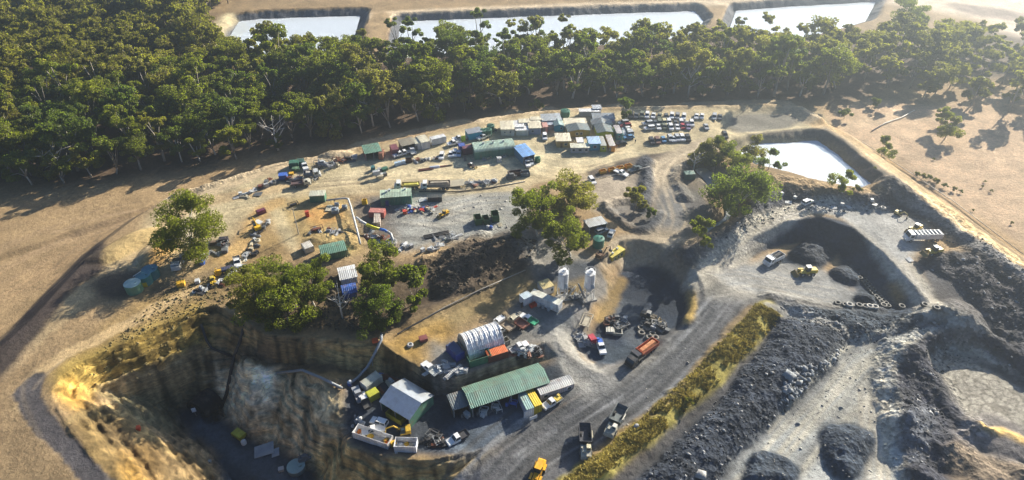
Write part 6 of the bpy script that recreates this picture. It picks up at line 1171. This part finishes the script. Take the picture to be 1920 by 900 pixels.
item("crate", *qd(520, 620), .4, (.4, .02, .05), "crimson crate in the scrap hollow", s=1.6); item("frame", *qd(440, 350), 1.2, (.4, .36, .28), "tan hopper frame at the head of the dark yard", s=1.6)
ute(990, 598, (-14, -8), WHITE, "white ute with a green tray at the right end of the silo yard row", (.03, .3, .16), s=1.0); truck(972, 603, (-12, -8), 5.4, (.5, .46, .34), "cream cabbed truck with a dull red tray in the silo yard row", (.2, .08, .06), "flat", H=2.2); truck(946, 607, (-12, -8), 5.6, WHITE, "white cabbed flatbed at the left end of the silo yard row", (.25, .2, .15), "flat", H=2.2)
ute(937, 619, (8, -4), WHITE, "white ute against the right end of the dome shelter", WHITE, s=1.0); ute(974, 650, (9, -4), WHITE, "white ute among scrap beside the grey skip", (.4, .4, .4), s=1.0)
jumble("at the tip of the tent yard", [q3(1080, 620), q3(1230, 610), q3(1340, 570), q3(1400, 600), q3(1150, 690)], 20, 43, ["engine", "frame", "pipes", "sheet"], ["dark", "black", "rusty", "grey", "white"], 5, 1.0)
ute(806, 690, (-8, -7), WHITE, "white ute parked at the left end of the tent yard", (.4, .42, .42), s=1.0)
jumble("scattered in the yard before the dome shelter", [(815, 700), (835, 685), (850, 700), (868, 692)], 14, 44, ["sheet", "pipes", "engine", "crate"], ["grey", "dark", "steel", "white"], 6, 1.0)
ute(672, 738, (-4, -9), (.35, .37, .4), "grey ute in the shade behind the gable shed", (.2, .2, .22), s=1.0); ute(684, 749, (-4, -8), WHITE, "white ute with a dark tray beside the gable shed", (.06, .06, .06), s=1.0); car(711, 789, (-9, -3), "wagon", WHITE, "white wagon in the yard left of the yellow hopper", h=.8); ute(700, 806, (-9, 2), WHITE, "white ute tucked behind the junk-filled white container", WHITE, s=1.0); ute(857, 821, (-9, 5), WHITE, "white ute with a black tray below the open workshop", (.04, .04, .045), s=1.0)
excavator(757, 806, (-12, 2), "mustard yellow digger in front of the gable shed", (.50, .32, .03), .9)
jumble("in the dark corner below the open workshop", [(795, 830), (812, 825), (825, 838), (815, 815)], 16, 45, ["engine", "beam", "pipes", "frame"], ["black", "dark", "rusty", "grey"], 5, .95)
jumble("littered along the rim of the lower yard", [(668, 778), (674, 790), (683, 795), (660, 800)], 9, 46, ["drum", "sheet", "rock"], ["white", "grey", "steel"], 3, .7)
jumble("inside the open bay of the long workshop", [(868, 782), (900, 778), (930, 768), (960, 758)], 12, 47, ["crate", "drum", "frame"], ["grey", "white", "dark", "blue"], 4, .9)
ute(1034, 754, (-10, 6), WHITE, "white ute with a yellow tray load in front of the grey office", (.5, .5, .45), load=(.6, .45, .08), s=1.0)
sg = thing("site_sign", "white sign board at the edge of the haul road below the yellow container", "sign", P(1000, 790), head(1000, 790, 14, -6)); b = MB(); b.box(0, 0, .8, 1.9, .06, 1.0); b.build("board", mat(WHITE, .5), sg); [MB().box(x, .06, -.3, .08, .05, 1.8).build("post", mat(STEEL), sg) for x in (-.8, .8)]
haul_truck(1153, 788, (-9, 17), "mine dump truck with an empty slate grey tub, farther up the haul road", (.10, .12, .13), (.62, .60, .52), .9); haul_truck(1097, 826, (1, 20), "mine dump truck with a dark tub, nearer the grass berm", (.05, .055, .07), (.55, .50, .34), .9); loader(1008, 884, (-9, 22), "orange-yellow loader cropped by the bottom of the haul road", (.72, .36, .01), 1.0, (.72, .38, .02))
item("rock", 1193, 800, .3, "grey", "pale boulder on the grass berm beside the haul road", s=1.0)
# pit
por = thing("mine_portal", "black arched mine portal at the bottom of the pit wall", "portal", P(372, 772), head(372, 772, 30, 15)); b = MB(); n_ = 14
arc = lambda r, y: [(r * math.cos(math.pi * i / n_), y, r * 1.05 * math.sin(math.pi * i / n_)) for i in range(n_ + 1)]
b.loft([arc(3.4, -.4) + arc(3.0, -.4)[::-1], arc(3.4, 5) + arc(3.0, 5)[::-1]]); b.build("lining", mat((.012, .012, .014), .9), por); b = MB(); b.add(arc(3.05, 1.2), [list(range(n_ + 1))]); b.build("tunnel_dark", mat((.006, .006, .007), .95), por)  # black lining and flat sheet stand in for the tunnel's darkness
sg = thing("site_sign", "small white sign beside the mine portal", "sign", P(368, 780), .4); b = MB(); b.box(0, 0, 1.6, 1.0, .06, 1.4); b.build("board", mat((.8, .85, .9), .5), sg); b = MB(); b.box(0, .05, -.3, .1, .04, 2.0); b.build("post", mat(STEEL), sg)
container(443, 823, (20, 13), 3.0, (.36, .36, .03), "lime yellow box beside the ramp in the pit", H=1.2, W=2.0, roofc=(.42, .44, .04), door=False); tank(458, 832, .6, 1.0, (.5, .55, .58), "little white drum tank beside the lime yellow box")
for px, py, lb in ((496, 846, "larger pale slab beside the pit ramp"), (517, 850, "smaller pale slab beside the pit ramp")): item("sheet", px, py, .3, (.22, .27, .32), lb, s=2.0 if px < 500 else 1.3)
tank(556, 878, 2.0, .9, (.10, .14, .15), "round open sump tank by the pit ramp", (.22, .33, .33), cone=.03)
item("engine", 570, 862, .3, "dark", "dark pump beside the round sump tank", s=1.3); item("crate", 528, 882, .3, "grey", "grey crate at the edge of the pit ramp", s=.8); item("drum", 395, 868, .2, "grey", "lone grey drum on the pit ramp", s=1.0)
item("crate", 261, 806, .3, (.6, .08, .02), "orange-red crate on the bench of the clay slope", s=.8, seed=1); item("crate", 704, 641, .3, (.6, .10, .03), "orange-red crate at the head of the grey pipe", s=.9, seed=2)
tank(656, 722, .5, 1.1, (.04, .10, .4), "blue valve drum at the foot of the grey pipe", (.5, .55, .62)); item("tyre", 769, 648, 0, "grey", "lone tyre in the sandy hollow above the gable shed", s=.9); item("crate", 794, 638, .4, (.18, .05, .05), "dark maroon crate in the sandy hollow", s=1.2, seed=2)
# loading bay, upper road
truck(1449, 486, (-14, 7), 6.4, WHITE, "white tipper truck beside the coal-dark heap in the loading bay", (.62, .64, .66), "tip", load=(.05, .05, .055)); loader(1510, 508, (-20, 1), "yellow wheel loader in the loading bay between the dark heaps", (.66, .48, .06), .95)
truck(1727, 444, (-40, 1), 10, WHITE, "long white ribbed tipper parked on the upper pad", (.70, .72, .74), "ribbed", H=2.9); loader(1714, 427, (-8, 3), "yellow loader behind the long white tipper", (.62, .42, .04), .8); loader(1748, 470, (-14, 2), "yellow loader in front of the long white tipper", (.62, .42, .06), .85); excavator(1684, 398, (9, 4), "small yellow digger on the dark rubble bank", (.5, .4, .12), .6)
car(1513, 378, (9, -4), "wagon", WHITE, "white wagon alone at the bend of the upper road", h=.8)
for px, py in ((1570, 570), (1584, 573), (1592, 573), (1610, 574), (1622, 576), (1630, 576), (1640, 577), (1656, 574), (1690, 576), (1733, 573), (1755, 579)): item("tyre", px, py, 0, (.30, .29, .27) if px in (1592, 1630, 1640) else (.07, .07, .07), ("pale" if px in (1592, 1630, 1640) else "dark") + " tyre on the crest of the loading bay berm", ("pale" if px in (1592, 1630, 1640) else "dark") + " tyres on the loading bay berm", 1.1, "", 0)
for k in range(22): item("tyre", 1612 + k * 2.2 + (k % 2) * 7, 522 + k * 2.5, 0, (.05, .055, .06), "dark tyre in the double row down the loading bay bank", "tyres rowed down the loading bay bank", .85, "", 0)
item("tyre", 1655, 391, .2, (.34, .33, .3), "single pale tyre on the dark rubble bank", s=1.0); item("sheet", 1705, 488, .2, "white", "white board beside the upper road", s=1.0)
for k, (px, py) in enumerate(((1563, 390), (1578, 386), (1590, 388), (1634, 377), (1640, 384), (1465, 366), (1478, 380), (1490, 372))): item("crate" if k % 2 else "sheet", px, py, k, "white", f"white {'lidded crate' if k % 2 else 'bent sheet'} dumped on the dark rubble bank", f"white {'crates' if k % 2 else 'sheets'} on the dark rubble bank", .8, "", k % 4)
# ---------------------------------------------------------------- loose stuff
rs = np.random.RandomState(77)
def blobs(n, pts_poly, size, c, name, label, squash=.6, bias=None):
    pv = []; qf = []; base = np.array([(0, 0, 1), (1, 0, 0), (0, 1, 0), (-1, 0, 0), (0, -1, 0), (0, 0, -1)], float); fc = np.array([(0, 1, 2), (0, 2, 3), (0, 3, 4), (0, 4, 1), (5, 2, 1), (5, 3, 2), (5, 4, 3), (5, 1, 4)])
    tot = sum(abs(sum(a[0] * b_[1] - b_[0] * a[1] for a, b_ in zip(p, p[1:] + p[:1]))) for p in pts_poly)
    for poly in pts_poly:
        ar = abs(sum(a[0] * b_[1] - b_[0] * a[1] for a, b_ in zip(poly, poly[1:] + poly[:1]))); k = int(n * ar / tot); a = np.array(poly)
        cxy = rs.uniform(size=(k * 3, 2)) * (a.max(0) - a.min(0)) + a.min(0); cxy = cxy[inside(cxy[:, 0], cxy[:, 1], poly)][:k]
        for x, y in cxy:
            s_ = size * math.exp(rs.normal() * .45); v = base * (1 + rs.uniform(-.35, .35, (6, 1))) * (s_, s_ * rs.uniform(.6, 1), s_ * squash); an = rs.uniform(0, 6.28); cc, ss = math.cos(an), math.sin(an)
            pv.append(np.stack([v[:, 0] * cc - v[:, 1] * ss + x, v[:, 0] * ss + v[:, 1] * cc + y, v[:, 2] + hf(x, y) + s_ * .15], 1))
    V_ = np.concatenate(pv); F_ = (fc[None] + (np.arange(len(pv)) * 6)[:, None, None]).reshape(-1, 3); me_ = bpy.data.meshes.new(name); me_.vertices.add(len(V_)); me_.vertices.foreach_set("co", V_.astype(np.float32).ravel())
    me_.loops.add(F_.size); me_.loops.foreach_set("vertex_index", F_.astype(np.int32).ravel()); me_.polygons.add(len(F_)); me_.polygons.foreach_set("loop_start", np.arange(0, F_.size, 3, dtype=np.int32)); me_.update(calc_edges=True); me_.materials.append(c)
    o = bpy.data.objects.new(name, me_); COL.objects.link(o); tag(o, label, None, None, "stuff"); return o
def wp(px): return [tuple(P(a, b)[:2]) for a, b in px]
DARKP = [wp(MULL), wp([(1455, 566), (1745, 590), (1775, 612), (1600, 645), (1480, 596)]), wp([(1720, 492), (1830, 478), (1920, 530), (2000, 620), (1930, 660), (1800, 550)]), wp([(1780, 612), (1700, 670), (1690, 800), (1720, 920), (1790, 880), (1760, 700), (1860, 660), (1960, 740), (1960, 680)]), wp([(1300, 470), (1440, 350), (1680, 370), (1700, 400), (1480, 400)]), wp([(1660, 352), (1830, 437), (1980, 545), (1930, 540), (1690, 395)])]
blobs(3600, DARKP, .2, mat((.048, .055, .07), .9, 0, .5, .5), "mullock_stones", "loose dark mullock stones over the waste banks"); blobs(420, DARKP, .34, mat((.36, .36, .36), .85, 0, .4, .5), "pale_stones", "pale quartz stones lying on the dark banks")
blobs(260, [wp([(1590, 650), (1480, 760), (1440, 770), (1500, 720), (1560, 660)]), wp([(1480, 690), (1540, 680), (1500, 740), (1460, 760)])], .5, mat((.30, .32, .34), .9, 0, .4, .5), "pale_boulders", "pale blue-grey boulders at the foot of the waste bank")
blobs(700, [wp([(700, 372), (980, 362), (985, 420), (840, 450), (730, 420)]), wp([(1590, 660), (1770, 615), (1690, 900), (1350, 930)]), wp([(1100, 880), (1330, 560), (1300, 700), (1130, 850)])], .16, mat((.4, .39, .36), .9), "gravel", "scattered pale gravel stones on the yards and roads")
blobs(1500, [wp([(330, 530), (440, 505), (520, 470), (480, 560), (300, 600), (200, 650)]), wp([(110, 735), (200, 645), (380, 572), (400, 640), (190, 728)])], .19, mat((.17, .135, .05), .95, 0, .5, .5), "dry_scrub", "low dry scrub on the slopes above the pit", .8)
blobs(900, [wp([(800, 500), (880, 450), (1000, 450), (1010, 480), (900, 550), (810, 560)]), wp([(400, 560), (520, 520), (640, 520), (720, 620), (500, 620)])], .35, mat((.07, .055, .035), .95, 0, .5, .5), "earth_clods", "brown clods and roots on the earth heap", .7)
# tussocks of the grass berm
gp = [P(a, b) for a, b in smooth_poly([(1440, 578), (1425, 600), (1375, 650), (1330, 700), (1272, 750), (1215, 800), (1150, 850), (1070, 912)], False, 6)]
co_, tn_ = [], []
for q_ in range(2000):
    i = rs.randint(len(gp) - 1); f = rs.rand(); p0, p1 = gp[i], gp[i + 1]; t_v = (p1 - p0).normalized(); off = rs.uniform(-3.0, 2.9) * (.75 + .35 * (1 - i / len(gp))); x = p0.x + (p1.x - p0.x) * f - t_v.y * off; y = p0.y + (p1.y - p0.y) * f + t_v.x * off; z = hf(x, y)
    h_ = rs.uniform(.22, .55); tone = rs.uniform(.55, 1.3) * (.55 + .9 * float(fbm(np.array(x / 6), np.array(y / 6), 61, 3)))
    if float(fbm(np.array(x / 3.5), np.array(y / 3.5), 62, 3)) < .40: continue
    for k in range(9):
        an = rs.uniform(0, 6.28); r_ = rs.uniform(.05, .3); bx, by = x + r_ * math.cos(an), y + r_ * math.sin(an); tx, ty = x + (r_ + h_ * .7) * math.cos(an), y + (r_ + h_ * .7) * math.sin(an); wx, wy = -math.sin(an) * .13, math.cos(an) * .13
        co_ += [(bx - wx, by - wy, z - .05), (bx + wx, by + wy, z - .05), (tx + wx * .5, ty + wy * .5, z + h_ * .75), (tx - wx * .5, ty - wy * .5, z + h_ * .8)]; tn_ += [tone] * 4
def grass_material():
    m, t, b = new_mat("tussock_grass"); at = t.nodes.new("ShaderNodeAttribute"); at.attribute_name = "tone"; s_ = t.nodes.new("ShaderNodeVectorMath"); s_.operation = 'SCALE'; s_.inputs[0].default_value = (.38, .31, .075); t.links.new(at.outputs["Fac"], s_.inputs["Scale"]); t.links.new(s_.outputs[0], b.inputs["Base Color"]); b.inputs["Roughness"].default_value = .8
    tr = t.nodes.new("ShaderNodeBsdfTranslucent"); t.links.new(s_.outputs[0], tr.inputs[0]); mx = t.nodes.new("ShaderNodeMixShader"); mx.inputs[0].default_value = .4; t.links.new(b.outputs[0], mx.inputs[1]); t.links.new(tr.outputs[0], mx.inputs[2]); t.links.new(mx.outputs[0], t.nodes["Material Output"].inputs[0]); return m
go = bpy.data.objects.new("grass", quads_mesh("grass", np.array(co_), np.array(tn_), grass_material())); COL.objects.link(go); tag(go, "yellow-green tussock grass on the long berm beside the haul road", None, None, "stuff")
